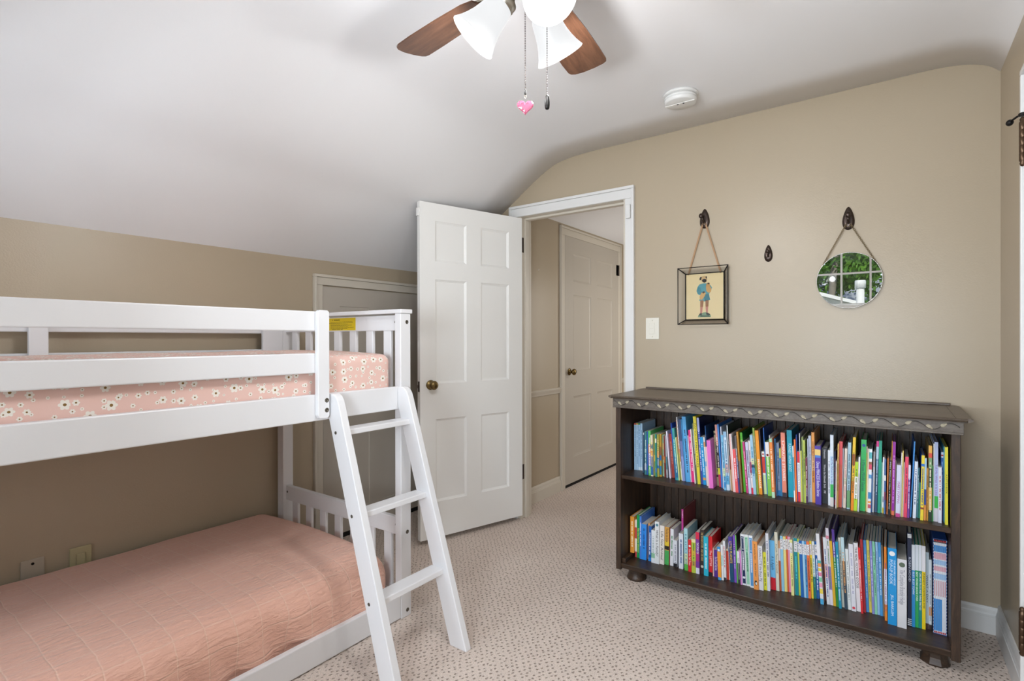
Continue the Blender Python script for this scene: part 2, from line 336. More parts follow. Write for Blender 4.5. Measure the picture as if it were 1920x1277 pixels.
# ------------------------------------------------------------------ measured tables
RUNGS = [(-1.690, -1.624, .846, .867), (-1.592, -1.530, .557, .579), (-1.500, -1.436, .270, .293)]
MIRROR_TILT, MIRROR_YAW = 0.0, 0.0
BOOKS = [
  ('U', -10850, 106, 25837, 2420, -8, 'a9cbe6', 'pale blue', {'d': 'left end', 'bands': [(0, 0.03, 'c8503a')], 'dash': '5f8ab0'}),
  ('U', -10744, 106, 25856, 2427, -7, 'b4d2ea', 'icy blue', {'bands': [(0, 0.03, 'd8a93a')], 'dash': '5f8ab0'}),
  ('U', -10638, 106, 25888, 2431, -7, 'a4c6e2', 'powder blue', {'bands': [(0, 0.03, '4a9a50'), (0.93, 1, 'd5e6f2')], 'dash': '5f8ab0'}),
  ('U', -10533, 105, 25907, 2438, -7, 'b0cfe8', 'light sky', {'bands': [(0.93, 1, 'dbe9f4')], 'dash': '5f8ab0'}),
  ('U', -10255, 57, 25497, 2045, 21, '3f5f7a', 'slate', {'bands': [(0, 0.05, 'dfe8ee')]}),
  ('U', -10052, 105, 25237, 2169, 3, '3f7f86', 'dusty teal', {'bands': [(0.75, 0.9, 'a8b0c8'), (0.4, 0.5, '7fb0b0')], 'dash': 'cfe0e0'}),
  ('U', -9935, 63, 25241, 2180, 3, '2f62b0', 'cobalt', {}),
  ('U', -9816, 131, 25168, 2235, -22, '58b868', 'leaf green', {'bands': [(0.3, 0.5, 'd89878'), (0.5, 0.78, 'a89ad0'), (0.86, 0.95, '88c890')], 'dash': 'f0f0e0'}),
  ('U', -9669, 113, 25126, 2037, -36, 'e6d8be', 'cream', {'bands': [(0.22, 0.34, '2f7088'), (0.38, 0.5, 'd8914a'), (0.52, 0.97, '2f68a8')], 'dash': 'f0d070'}),
  ('U', -9556, 75, 25264, 2077, -32, '8a9a48', 'olive', {'bands': [(0.5, 0.65, 'e0c050')]}),
  ('U', -9453, 82, 25130, 2096, -24, '2f8a80', 'sea green', {'bands': [(0.1, 0.2, 'e8e2c8'), (0.8, 0.9, '4a80b8')]}),
  ('U', -9372, 95, 25185, 2097, -17, 'a8a048', 'mustard green', {'bands': [(0.4, 0.55, 'd08840'), (0.55, 0.8, '2f70a8')], 'dash': 'f4e8b0'}),
  ('U', -9277, 95, 25269, 2109, -17, 'b8902f', 'antique gold', {'bands': [(0.3, 0.5, '8a5a3a'), (0.5, 0.62, '3070b0'), (0.75, 0.95, '2f80a8')]}),
  ('U', -9183, 95, 25433, 2057, -16, '9ac8a8', 'pale jade', {'bands': [(0.2, 0.35, 'e4d090'), (0.5, 0.6, 'c89058')]}),
  ('U', -9043, 80, 25252, 2052, -46, '7a3530', 'oxblood', {'bands': [(0.5, 0.65, 'b86a3a')]}),
  ('U', -8936, 73, 25252, 2058, -73, 'a8a8b0', 'ash grey', {'bands': [(0.5, 0.8, '4f7f8a')]}),
  ('U', -8771, 66, 25224, 2300, -184, 'e2dced', 'lilac white', {}),
  ('U', -8705, 132, 25412, 2146, -172, 'a8443c', 'brick red', {'dash': 'd88878', 'hard': 1}),
  ('U', -8444, 45, 25084, 2738, -232, '1f50b8', 'royal blue', {'bands': [(0.35, 1, '2f78a0')]}),
  ('U', -8399, 110, 25088, 2493, -211, '3fa0a0', 'turquoise', {'bands': [(0.55, 0.95, '2a6f98')], 'dash': 'c8ecec'}),
  ('U', -8290, 52, 25120, 2058, -174, 'd8dea0', 'pale lime', {}),
  ('U', -8239, 58, 25284, 2869, -241, 'dc8f68', 'apricot', {'bands': [(0.55, 1, 'b8b858')]}),
  ('U', -8150, 45, 25142, 3042, -271, 'e8e8ea', 'chalk white', {'bands': [(0.5, 0.7, 'e0a068')], 'dash': '4a4a58', 'hard': 1}),
  ('U', -8087, 115, 25115, 2944, -221, '6f7ab0', 'mauve blue', {'bands': [(0, 0.35, '3a4f78'), (0.6, 1, '8a98cc')], 'hard': 1}),
  ('U', -7954, 44, 25108, 2953, -239, '3f8fc8', 'azure', {}),
  ('U', -7911, 183, 25101, 3095, -229, '58a8e0', 'sky blue', {'dash': '1f3a58', 'hard': 1}),
  ('U', -7728, 44, 25153, 2209, -159, 'e6e0ea', 'milk white', {}),
  ('U', -7684, 141, 25182, 2462, -176, 'e8327f', 'hot pink', {'dash': 'f8c8dc'}),
  ('U', -7487, 43, 24979, 2556, -215, 'ece8e4', 'bone white', {}),
  ('U', -7443, 80, 25068, 2818, -196, '5f6a58', 'moss grey', {'bands': [(0.1, 0.4, '8fa8a0')], 'dash': 'd8d8c8'}),
  ('U', -7355, 135, 25001, 3162, -228, 'e2d238', 'bright yellow', {'text': ('FAMOUS FAIRY TALES', '3a3a30', 0.1, 0.75), 'hard': 1}),
  ('U', -7220, 104, 25089, 3102, -211, '3a4fa8', 'indigo', {'bands': [(0, 0.2, 'a8b0e0')], 'dash': 'e8ecff', 'hard': 1, 'cover': '101f50'}),
  ('U', -7102, 134, 25039, 2214, -165, '1f9ad8', 'cyan blue', {'bands': [(0.85, 0.9, 'd8a060')], 'dash': 'd0ecfa'}),
  ('U', -6933, 78, 24954, 2245, -167, 'dcdcd8', 'patterned white', {'bands': [(0.1, 0.2, 'd89868'), (0.5, 0.6, '88b8d8')]}),
  ('U', -6842, 30, 24951, 2782, -178, '1f5a9a', 'deep blue', {'hard': 1, 'cover': '123f70'}),
  ('U', -6775, 67, 24646, 1862, -122, 'eab8c0', 'blush pink', {}),
  ('U', -6708, 167, 24620, 2171, -141, 'e070c4', 'orchid pink', {'hard': 1, 'thick': 1}),
  ('U', -6542, 117, 25259, 2527, -164, '9a9474', 'khaki', {'bands': [(0.04, 0.07, '2a2824'), (0.8, 0.84, '2a2824')], 'dash': '3a3830'}),
  ('U', -6416, 97, 25101, 2850, -196, 'd8988c', 'dusty rose', {'bands': [(0.33, 0.7, '2a2024'), (0.7, 0.8, 'd8d838'), (0.8, 1, 'c83a58')], 'dash': 'f4f0e8', 'hard': 1}),
  ('U', -6284, 66, 24989, 2894, -197, '3f86d4', 'cornflower', {'hard': 1}),
  ('U', -6180, 42, 24860, 2817, -129, 'd8dcec', 'frost white', {'hard': 1}),
  ('U', -6086, 94, 24667, 2479, -154, '74b6dc', 'baby blue', {'bands': [(0.6, 0.75, 'c8dca8'), (0.85, 0.95, '3a88c8')], 'dash': '2f6f98'}),
  ('U', -5992, 135, 24731, 2632, -163, 'c8dcec', 'cloud white', {'bands': [(0.0, 0.1, '8fb8d8'), (0.55, 0.7, 'd8b0b0'), (0.75, 0.9, '5fa8d0')], 'dash': '3a6f98', 'hard': 1}),
  ('U', -5857, 41, 24817, 2912, -166, 'dfe4e6', 'thin ivory', {'hard': 1, 'cover': '2a4038'}),
  ('U', -5811, 76, 24752, 2109, -125, '8a3a24', 'rust', {'bands': [(0.0, 0.25, '3a3438'), (0.55, 1, 'b89068')]}),
  ('U', -5699, 69, 24620, 2557, -180, 'e4b8b8', 'shell pink', {'hard': 1}),
  ('U', -5630, 35, 24620, 2577, -181, 'f0ecee', 'paper white', {}),
  ('U', -5596, 126, 24620, 1903, -133, 'e4585c', 'coral red', {'dash': 'ffe8e8', 'thick': 1}),
  ('U', -5470, 69, 24620, 2499, -174, '5f5a60', 'charcoal', {'bands': [(0.4, 0.7, '344f80'), (0.7, 1, '3a3f80')], 'dash': 'd8dce8'}),
  ('U', -5402, 69, 24727, 2674, -186, 'c88a30', 'ochre', {'bands': [(0.48, 1, '8f7060')], 'hard': 1}),
  ('U', -5310, 97, 24889, 2633, -165, '55b234', 'vivid green', {'bands': [(0.12, 0.16, '8fd860')], 'hard': 1, 'cover': '0f6f2a'}),
  ('U', -5180, 85, 24790, 2247, -172, 'c83a80', 'magenta', {'dash': 'f4b8d4'}),
  ('U', -5074, 112, 24739, 2260, -154, 'c8cce4', 'lavender white', {'dash': '48486f'}),
  ('U', -4958, 78, 24760, 2326, -149, 'e4d8dc', 'rose white', {'bands': [(0.4, 0.6, 'b8588a'), (0.88, 1, 'd82f4a')], 'dash': '5a3a48'}),
  ('U', -4881, 117, 24759, 2592, -165, '9cc4dc', 'misty blue', {'bands': [(0.4, 0.55, 'd8d8a8'), (0.5, 0.65, '4a90c0')], 'dash': '3f7fa8'}),
  ('U', -4765, 78, 24836, 2906, -185, '86a448', 'moss green', {'bands': [(0.12, 0.5, 'a8a880')], 'dash': '4a5a30', 'hard': 1}),
  ('U', -4688, 138, 24898, 2786, -176, 'f09a28', 'orange', {'text': ('PENGUIN PARADE', 'ffffff', 0.45, 0.9), 'hard': 1, 'thick': 1}),
  ('U', -4550, 39, 25011, 2818, -171, '4f4a5a', 'dim grey', {'hard': 1}),
  ('U', -4512, 116, 25069, 1856, -112, 'f0f0ea', 'small white', {'bands': [(0.12, 0.5, 'd8423a'), (0.55, 1, 'cfe4a8')], 'dot': (0.06, 'c83a4a')}),
  ('U', -4397, 33, 25087, 2907, -174, '2f74d0', 'bright blue', {'hard': 1, 'cover': '1a4a9a'}),
  ('U', -4335, 157, 24895, 2323, -121, '7cc452', 'apple green', {'bands': [(0, 0.27, 'e8e8ec')], 'dot': (0.24, 'c8323a'), 'dash': 'f4fbe8', 'hard': 1}),
  ('U', -4177, 38, 24944, 2626, -125, 'd0d4dc', 'silver white', {'hard': 1}),
  ('U', -4140, 117, 24701, 2523, -120, 'e88a3f', 'pumpkin orange', {'bands': [(0, 0.06, 'a8d8b8'), (0.9, 1, 'b8dcc0')], 'dash': 'ffe8d0', 'thick': 1}),
  ('U', -4023, 43, 25051, 2480, -87, '2f78b0', 'ocean blue', {'hard': 1}),
  ('U', -3980, 108, 25190, 2282, -80, '8a9cb8', 'steel blue', {'bands': [(0.9, 1, '2f80c0')], 'dash': '2a3a58'}),
  ('U', -3873, 75, 25152, 2063, -72, '2f7fb0', 'mid blue', {'bands': [(0, 0.2, 'c8c850')]}),
  ('U', -3795, 165, 25096, 2767, -79, 'ee8f78', 'salmon', {'bands': [(0.93, 1, '3a3440')], 'text': ('5-MINUTE STORIES', 'ffffff', 0.12, 0.75), 'hard': 1}),
  ('U', -3587, 196, 25243, 2873, -74, '16a4be', 'teal', {'text': ('FUNNIEST HUMAN BODY', 'd8f4f8', 0.2, 0.62), 'bands': [], 'hard': 1}),
  ('U', -3294, 49, 24642, 2314, -69, 'e8ecf0', 'thin white', {'bands': [(0.2, 0.8, '58a8c8')]}),
  ('U', -3245, 65, 24681, 2590, -66, 'e8702c', 'tangerine', {'hard': 1}),
  ('U', -3181, 27, 24749, 2788, -60, '2f5ab0', 'navy blue', {'hard': 1}),
  ('U', -3154, 92, 24739, 2086, -44, 'd82f3c', 'scarlet', {'bands': [(0.22, 0.8, 'f0f0f4')], 'text': ('GUESS HOW MUCH', '2a2a3a', 0.25, 0.78)}),
  ('U', -3063, 27, 24746, 2860, -58, 'd4d8e0', 'slim white', {'hard': 1}),
  ('U', -3036, 43, 24764, 2129, -42, 'd4d44a', 'lemon', {}),
  ('U', -2988, 59, 24740, 2718, -47, '8a9a58', 'sage', {'dash': '5a6a38'}),
  ('U', -2926, 69, 24727, 2591, -48, 'b4c458', 'pear green', {'bands': [(0.3, 0.5, '8aa048')], 'dash': '58702a'}),
  ('U', -2858, 69, 24721, 1874, -34, '6f2a40', 'maroon', {'bands': [(0.7, 1, '4a2a58')], 'dash': 'e4d4dc'}),
  ('U', -2790, 32, 24857, 2644, -47, 'c8d4ec', 'pale periwinkle', {'hard': 1}),
  ('U', -2758, 96, 24958, 2767, -49, 'c2c8d6', 'dove grey', {'dash': '7a80a0', 'hard': 1}),
  ('U', -2663, 111, 24969, 2916, -36, 'e89c4c', 'amber orange', {'bands': [(0.33, 0.55, 'f0c090')], 'dash': '8a5028', 'hard': 1}),
  ('U', -2530, 208, 24773, 2403, -25, '4f3aa0', 'purple', {'bands': [(0.06, 0.16, 'e8c878'), (0.16, 0.2, '4a80d0')], 'text': ('Disney PRINCESS Bedtime Stories', 'f0ecff', 0.27, 0.86), 'hard': 1, 'thick': 1, 'f': 'with a picture band'}),
  ('U', -2322, 203, 25070, 2304, -12, '2c3036', 'black', {'texts': [('Silverstein', 'e8e8ec', 0.03, 0.19, 0.5, 0.5), ('Where the Sidewalk Ends', 'e8e8ec', 0.3, 0.72, 0.5, 0.55), ('II', 'e8e8ec', 0.77, 0.81, 0.5, 0.5)], 'hard': 1, 'thick': 1}),
  ('U', -2093, 82, 24908, 2255, -9, 'e4e8ee', 'snow white', {'dash': '6a6a80'}),
  ('U', -2009, 117, 24802, 2909, -5, 'b8d4ea', 'white and blue', {'bands': [(0, 0.3, 'd8e2ee'), (0.69, 0.87, '3ab05a'), (0.87, 1, 'd8d0d0')], 'text': ('Tell Me What It Is Like', '6a5aa8', 0.3, 0.68), 'hard': 1}),
  ('U', -1892, 56, 25103, 2200, -4, '2c3a6c', 'dark navy', {'bands': [(0.9, 1, 'c84a5a')], 'dash': 'd86a6a'}),
  ('U', -1816, 30, 24620, 1888, 16, 'f0eee8', 'short ivory', {}),
  ('U', -1786, 55, 24784, 2584, 35, 'd0a458', 'tan', {'dash': '8a6a38'}),
  ('U', -1731, 110, 24877, 2664, 36, 'd8535a', 'red', {'hard': 1, 'thick': 1, 'bands': [(0.35, 1, 'c85a4a')]}),
  ('U', -1621, 40, 24956, 2383, 33, 'c4ccd8', 'pale grey', {}),
  ('U', -1575, 94, 24879, 2399, 60, 'e0cfc0', 'beige', {'dash': 'c88a90', 'bands': [(0.5, 0.6, 'c8d0b0')]}),
  ('U', -1449, 113, 24802, 2666, 50, 'a6c6d8', 'glacier blue', {'bands': [(0.72, 0.98, '6aa070')], 'dash': '4a7088', 'hard': 1}),
  ('U', -1308, 97, 24683, 2909, 81, 'e8c030', 'golden yellow', {'bands': [(0.23, 0.38, 'a8581c'), (0.38, 0.6, 'e8b838'), (0.6, 1, 'e88a28')], 'dash': '4a4a30'}),
  ('U', -1209, 111, 24699, 1945, 52, 'b0d438', 'lime green', {'bands': [(0.3, 0.75, 'eef0ee')], 'dash': '6a8030', 'f': 'with a white block'}),
  ('U', -1085, 58, 24680, 2149, 44, 'e6e8ea', 'open page white', {'bands': [(0.3, 1, 'c8ccd0')]}),
  ('U', -1010, 173, 24842, 2825, 52, '34ae5e', 'big green', {'text': ('5-Minute PIXAR Stories', '1f3f5a', 0.28, 0.72), 'dot': (0.08, '2a4f9a'), 'hard': 1, 'thick': 1}),
  ('U', -832, 38, 24923, 2558, 42, 'e6e07a', 'pale yellow', {'bands': [(0, 0.1, 'f0d0d0')]}),
  ('U', -794, 39, 24827, 2491, 51, 'f0dcc0', 'vanilla', {}),
  ('U', -754, 100, 24776, 2491, 58, 'e8ecf0', 'stripy', {'bands': [(0.05, 0.15, '58b0b8'), (0.2, 0.24, '8a5a3a'), (0.24, 0.32, 'd84a6a'), (0.4, 0.46, '5fa0d8'), (0.68, 0.78, '3f88c0'), (0.82, 0.85, 'e89a38'), (0.87, 0.93, 'c85a6a')], 'hard': 1, 'f': 'in many colours'}),
  ('U', -652, 33, 24912, 1553, 34, '2f70b8', 'short blue', {}),
  ('U', -616, 66, 24937, 2377, 49, 'a8a4a8', 'warm grey', {'bands': [(0.25, 1, 'c8ccd4')]}),
  ('U', -537, 83, 24993, 2800, 69, '4a6f98', 'denim', {'bands': [(0.0, 0.08, 'e03a90'), (0.08, 0.25, 'b8cce0'), (0.4, 1, '3a5a78')], 'dash': 'c8d8e8', 'hard': 1}),
  ('U', -440, 99, 24938, 2834, 55, '1f9a80', 'emerald', {'hard': 1}),
  ('U', -334, 38, 25014, 1979, 32, 'a8dcc8', 'mint', {}),
  ('U', -293, 49, 24982, 2191, 32, 'f0f0f2', 'clean white', {'bands': [(0.7, 0.8, 'a8b0c0'), (0.9, 1, 'd8c040')]}),
  ('U', -238, 54, 24959, 2135, 27, '4f6fa8', 'cadet blue', {'bands': [(0.3, 0.4, 'f0f0f0'), (0.6, 0.75, '8a4a6a')]}),
  ('U', -154, 43, 24958, 2181, 35, 'd0783a', 'copper', {'bands': [(0.5, 1, 'b86a3a')]}),
  ('U', -100, 64, 24936, 2111, 43, '242428', 'jet black', {'text': ('Miss Nelson Has a Field Day', 'f0f0f0', 0.03, 0.9)}),
  ('U', -31, 27, 25083, 2839, 51, 'e8a838', 'marigold', {'hard': 1}),
  ('U', -1, 91, 24946, 2833, 53, '9a2ca2', 'violet', {'dash': 'e8a8e8', 'bands': [(0.94, 1, 'e87a58')], 'hard': 1}),
  ('U', 93, 32, 25074, 2109, 36, 'b0a880', 'sand', {}),
  ('U', 129, 137, 24799, 1988, 42, 'd2d6ec', 'pale lavender', {'text': ('MARY POPPINS', 'a84a9a', 0.32, 0.74), 'bands': [(0.93, 1, 'c84a90')], 'hard': 1, 'thick': 1}),
  ('U', 272, 32, 24901, 2444, 44, 'f2f0ec', 'eggshell', {'hard': 1}),
  ('U', 306, 37, 24890, 2533, 45, 'e4cc70', 'straw', {'hard': 1}),
  ('U', 346, 26, 24919, 2092, 45, 'f4d8d8', 'pinkish white', {}),
  ('U', 375, 104, 24915, 2311, 60, 'e84a6a', 'raspberry', {'dash': '8a2a48'}),
  ('U', 484, 73, 24935, 2010, 47, '7a3f98', 'plum', {'bands': [(0, 0.26, 'dcdcec')], 'dash': 'f0e4f8'}),
  ('U', 570, 47, 25055, 2905, 127, '3f8fd8', 'leaning blue', {'hard': 1, 'cover': '2060b0'}),
  ('U', 654, 98, 24998, 2159, 68, 'dfe6f2', 'bright white', {'dash': '3a5a8a', 'hard': 1}),
  ('U', 761, 62, 25133, 1901, 50, '5f9aa0', 'grey teal', {'dash': 'd8e8e8'}),
  ('U', 832, 41, 25126, 1341, 26, '2f9a70', 'jade', {}),
  ('U', 874, 96, 24865, 2436, 45, 'efd63a', 'sunny yellow', {'bands': [(0.13, 0.17, '2f78c8'), (0.8, 0.83, '8a3a2a')], 'dash': '4a5a8a', 'hard': 1, 'cover': '2f6ac8'}),
  ('U', 978, 65, 24906, 2343, 33, 'e8984a', 'peach orange', {'bands': [(0, 0.5, 'a8d0e8'), (0.5, 0.75, '34509a')], 'hard': 1}),
  ('U', 1057, 55, 24940, 1961, 12, 'c89038', 'honey', {'dash': '6a4a20'}),
  ('U', 1114, 105, 24875, 2827, 13, 'c8a860', 'patchwork', {'bands': [(0.0, 0.1, 'e8b050'), (0.1, 0.16, 'd84a3a'), (0.16, 0.3, '7aa070'), (0.3, 0.55, '2a3a28'), (0.55, 0.85, 'd8b060'), (0.85, 1, '243a2a')], 'dash': 'f0e8d0', 'hard': 1, 'f': 'in green and orange'}),
  ('U', 1217, 45, 24935, 2082, 9, '2f8a48', 'bottle green', {}),
  ('U', 1261, 35, 24999, 2887, 10, 'eceef0', 'linen white', {'hard': 1}),
  ('U', 1295, 109, 25005, 2956, 8, 'b4c0e6', 'periwinkle', {'bands': [(0.68, 0.83, '3ab04a'), (0.83, 1, 'd0ccd4')], 'text': ('Tell Me What It Is Like', '8a4a9a', 0.28, 0.67), 'hard': 1}),
  ('U', 1402, 103, 24897, 2053, 4, 'dcdff0', 'short white', {'dash': 'b84a4a'}),
  ('U', 1503, 69, 25272, 2565, 4, '2a62b0', 'medium blue', {'bands': [(0.0, 0.04, 'e8e8f0'), (0.04, 0.06, 'c83a3a'), (0.06, 0.08, 'f0f0f0'), (0.7, 1, '243a78')], 'dash': 'a8d0f0'}),
  ('U', 1571, 19, 25034, 2809, 2, '58c0e8', 'slim cyan', {'hard': 1}),
  ('U', 1589, 91, 24798, 2835, 0, 'e6dc3e', 'canary yellow', {'d': 'right end', 'dash': '3a3a20', 'text': ('A JUST SO BOOK', '3a3a20', 0.35, 0.6), 'hard': 1}),
  ('L', -10880, 204, 25373, 1858, 1, 'f0a040', 'orange', {'d': 'left end', 'lift': 0.024, 'dash': 'fff0d0', 'hard': 1, 'thick': 1}),
  ('L', -10679, 95, 25526, 1915, 3, 'c84a50', 'red and white', {'bands': [(0.0, 0.2, 'e8e0dc'), (0.5, 0.85, 'f0ece8')]}),
  ('L', -10585, 173, 25511, 2181, 5, '1f9a55', 'kelly green', {'text': ('The One Pound Dinosaur', 'e8e870', 0.3, 0.88), 'hard': 1}),
  ('L', -10412, 100, 25455, 2171, 6, '4a80d8', 'denim blue', {'dash': 'e8f0ff', 'hard': 1}),
  ('L', -10313, 263, 25439, 1809, 13, '2f8fe8', 'bright blue', {'dash': '1a5aa8', 'thick': 1}),
  ('L', -10050, 92, 25646, 1843, 25, 'e4a460', 'tan orange', {}),
  ('L', -9957, 154, 25462, 1762, 23, '1f62b0', 'strong blue', {'dash': 'e8f0fa', 'bands': [(0.9, 1, '2f88d8')]}),
  ('L', -9757, 187, 25361, 1630, 9, 'dfe5ea', 'white and green', {'bands': [(0.7, 0.85, '8fc0a0')], 'dash': 'a8b8b8', 'thick': 1}),
  ('L', -9570, 212, 25358, 2107, 10, 'e2e6e8', 'ivory white', {'text': ('What Is a Family?', '2a2a34', 0.2, 0.82), 'dot': (0.08, '5a8a98'), 'thick': 1, 'hard': 1}),
  ('L', -9358, 224, 25439, 1932, 21, 'e6dfd8', 'off white', {'text': ('Life Size Animal', '2a2830', 0.15, 0.88), 'thick': 1, 'hard': 1}),
  ('L', -9134, 209, 25541, 1874, 21, 'd8a04a', 'caramel', {'bands': [(0.38, 0.5, 'e0c038'), (0.5, 0.6, '242420'), (0.62, 1, '48a858')], 'text': ('The Day the Crow', '2a2a20', 0.03, 0.4), 'thick': 1, 'f': 'with a green lower half'}),
  ('L', -8926, 40, 25607, 1866, 29, '7a2f38', 'wine', {}),
  ('L', -8876, 167, 25563, 1827, 26, 'e0e2e8', 'plain white', {'dash': '48885a', 'thick': 1}),
  ('L', -8680, 172, 25516, 1317, 2, 'd8dce4', 'short grey white', {'bands': [(0.86, 1, '242428')], 'dash': '9898a8', 'thick': 1}),
  ('L', -8507, 93, 26181, 2698, 4, 'c83f98', 'tall magenta', {'text': ('FAIRY', 'ffe0f4', 0.03, 0.16), 'hard': 1, 'back': 0.06, 'cover': '8a3a40'}),
  ('L', -8413, 212, 25489, 1718, 3, 'dadfe8', 'chalky white', {'dash': '48689a', 'thick': 1, 'hard': 1}),
  ('L', -8126, 174, 25454, 2039, -24, 'a8d4dc', 'aqua', {'bands': [(0.6, 0.85, 'c8d8b0'), (0.85, 1, '58b048')], 'dash': '4a90a0', 'thick': 1}),
  ('L', -7930, 153, 25414, 1547, -5, 'd8282f', 'bright red', {'text': ('Into the Tall Trees', 'ffe8e8', 0.3, 0.8), 'dot': (0.2, 'f4e8e8')}),
  ('L', -7764, 196, 25402, 1621, -10, 'b8c848', 'chartreuse', {'bands': [(0.0, 0.1, 'e8e0a8'), (0.3, 0.5, 'd8b848'), (0.65, 0.8, 'c89050')], 'dash': '5a8a38', 'thick': 1}),
  ('L', -7568, 169, 25418, 1979, -13, '7a3a98', 'purple', {'bands': [(0, 0.17, 'd82f4f'), (0.5, 0.7, 'a82f80'), (0.86, 1, 'd8d8e8')], 'text': ('THE STORY OF', 'ffffff', 0.25, 0.52), 'thick': 1}),
  ('L', -7400, 193, 25521, 2090, -13, '3a2f2c', 'dark brown', {'text': ('THE WOODCUTTER   AND THE HARE', 'd8b878', 0.05, 0.7), 'dot': (0.83, 'd0c8b8'), 'thick': 1, 'hard': 1}),
  ('L', -7199, 209, 25427, 1855, -17, '2bb3cf', 'turquoise blue', {'dash': 'c8eef4', 'thick': 1, 'hard': 1}),
  ('L', -6991, 165, 25521, 1879, -17, 'd9262f', 'crimson', {'bands': [(0.9, 1, '2a2226')], 'text': ('The LETTER', 'ffe0e0', 0.35, 0.75), 'thick': 1, 'hard': 1}),
  ('L', -6826, 55, 25588, 1325, -12, 'e0c0b0', 'pale peach', {}),
  ('L', -6766, 194, 25555, 1287, -16, '54308f', 'royal purple', {'text': ('The One and Only Ivan', 'f0e8ff', 0.25, 0.75), 'thick': 1}),
  ('L', -6532, 149, 25359, 1533, -50, 'f0a038', 'yellow orange', {'bands': [(0, 0.14, '2f90d0'), (0.92, 1, '3fa0d8')], 'dot': (0.1, 'e8f0f8')}),
  ('L', -6384, 89, 25415, 1635, -53, 'e8ecf0', 'lace white', {'bands': [(0.3, 0.6, 'b8d8d8')]}),
  ('L', -6296, 101, 25473, 1821, -58, 'e4e6ea', 'dotted white', {'dash': 'c84a4a', 'bands': [(0.93, 1, '343038')]}),
  ('L', -6196, 95, 25613, 1423, -45, 'd0402f', 'tomato red', {'bands': [(0, 0.06, 'e8d8b8')]}),
  ('L', -6102, 59, 25637, 1714, -54, 'eceaea', 'plain ivory', {'bands': [(0.15, 0.25, '58a8d0')], 'dash': 'd85a5a'}),
  ('L', -6020, 169, 25463, 2078, -92, '2a3f78', 'midnight blue', {'bands': [(0, 0.18, '4a3a9a'), (0.45, 0.6, '3a3a6a'), (0.6, 1, '1f4f70')], 'text': ('LITTLE PLANETS', 'f0d030', 0.1, 0.58), 'thick': 1, 'hard': 1}),
  ('L', -5851, 110, 25500, 2171, -80, '7a50b8', 'amethyst', {'dash': 'd8c8f0', 'hard': 1}),
  ('L', -5735, 52, 25495, 2196, -87, '6ac058', 'spring green', {'hard': 1, 'cover': '1f2820'}),
  ('L', -5681, 103, 25485, 1475, -60, '343840', 'black and white', {'bands': [(0, 0.36, 'e8e8ec')], 'dash': 'a8a8b0'}),
  ('L', -5563, 69, 25442, 1551, -67, 'd88fd0', 'pale orchid', {}),
  ('L', -5493, 165, 25476, 2308, -101, 'e8ecf0', 'white and navy', {'panel': '1f2f58', 'dash': 'f0f4fa', 'dot': (0.85, 'e8ecf4'), 'thick': 1, 'hard': 1, 'f': 'with a navy panel'}),
  ('L', -5321, 163, 25480, 2315, -106, 'e8ecec', 'white and mint', {'panel': '9ad0b4', 'dash': '3f7f5a', 'thick': 1, 'hard': 1, 'f': 'with a mint panel'}),
  ('L', -5152, 167, 25416, 2335, -80, 'e6ecf2', 'white and sky', {'panel': '5a98d0', 'dash': 'e8f0fa', 'bands': [], 'thick': 1, 'hard': 1, 'f': 'with a sky blue panel'}),
  ('L', -4986, 203, 25322, 2141, -72, 'eb9a50', 'penguin orange', {'texts': [('James and the Giant', '3a2a1a', 0.05, 0.38, 0.5, 0.4), ('Roald Dahl', '3a2a1a', 0.46, 0.72, 0.5, 0.4)], 'penguin': 1, 'thick': 1}),
  ('L', -4783, 186, 25390, 1971, -65, 'e2e2e6', 'pale white', {'text': ('CHARLOTTE the Busy Pig', '4a4a68', 0.05, 0.8), 'thick': 1}),
  ('L', -4599, 125, 25513, 1689, -55, 'e4e040', 'acid yellow', {'dash': '5a6a30'}),
  ('L', -4474, 124, 25526, 2543, -82, 'dcdee6', 'speckled white', {'dash': '6a6a88', 'hard': 1}),
  ('L', -4351, 200, 25746, 2200, -71, '6db8e6', 'light blue and red', {'bands': [(0.75, 1, 'c8202f')], 'text': ('A is Apple', '1f3a6a', 0.32, 0.6), 'thick': 1, 'hard': 1}),
  ('L', -4151, 129, 25773, 2591, -84, 'dcd8c4', 'cream', {'text': ('A Little Piece of Ground', '4a4a48', 0.2, 0.7), 'hard': 1}),
  ('L', -4023, 80, 25846, 2215, -71, 'b8603a', 'burnt orange', {'bands': [(0, 0.15, 'c89a78'), (0.15, 0.4, 'd8d0d4')]}),
  ('L', -3943, 113, 25857, 2440, -78, '8fc4e0', 'soft blue', {'scrib': 1}),
  ('L', -3831, 113, 25890, 2435, -77, 'ecd98a', 'butter yellow', {'scrib': 1}),
  ('L', -3719, 66, 25923, 2466, -78, 'd8603a', 'vermilion', {'scrib': 1}),
  ('L', -3654, 119, 25942, 2448, -77, 'ea9cc0', 'candy pink', {'scrib': 1}),
  ('L', -3536, 110, 25666, 2427, -76, 'ece79a', 'pale lemon', {'scrib': 1, 'dash': '8a8a4a'}),
  ('L', -3427, 32, 25824, 2488, -77, '8fa8b0', 'grey blue', {}),
  ('L', -3394, 129, 25806, 2486, -78, '18909a', 'peacock', {'scrib': 1, 'dash': '58d0d8'}),
  ('L', -3266, 77, 25851, 2469, -77, 'cfdc58', 'yellow green', {'scrib': 1}),
  ('L', -3175, 115, 25736, 2446, -90, '1f66b4', 'lapis blue', {'scrib': 1}),
  ('L', -3060, 83, 25772, 2441, -90, 'a8d4ee', 'pale aqua', {'scrib': 1}),
  ('L', -2979, 82, 25788, 2437, -89, '4f98cc', 'sea blue', {'scrib': 1, 'dash': '1f4a88'}),
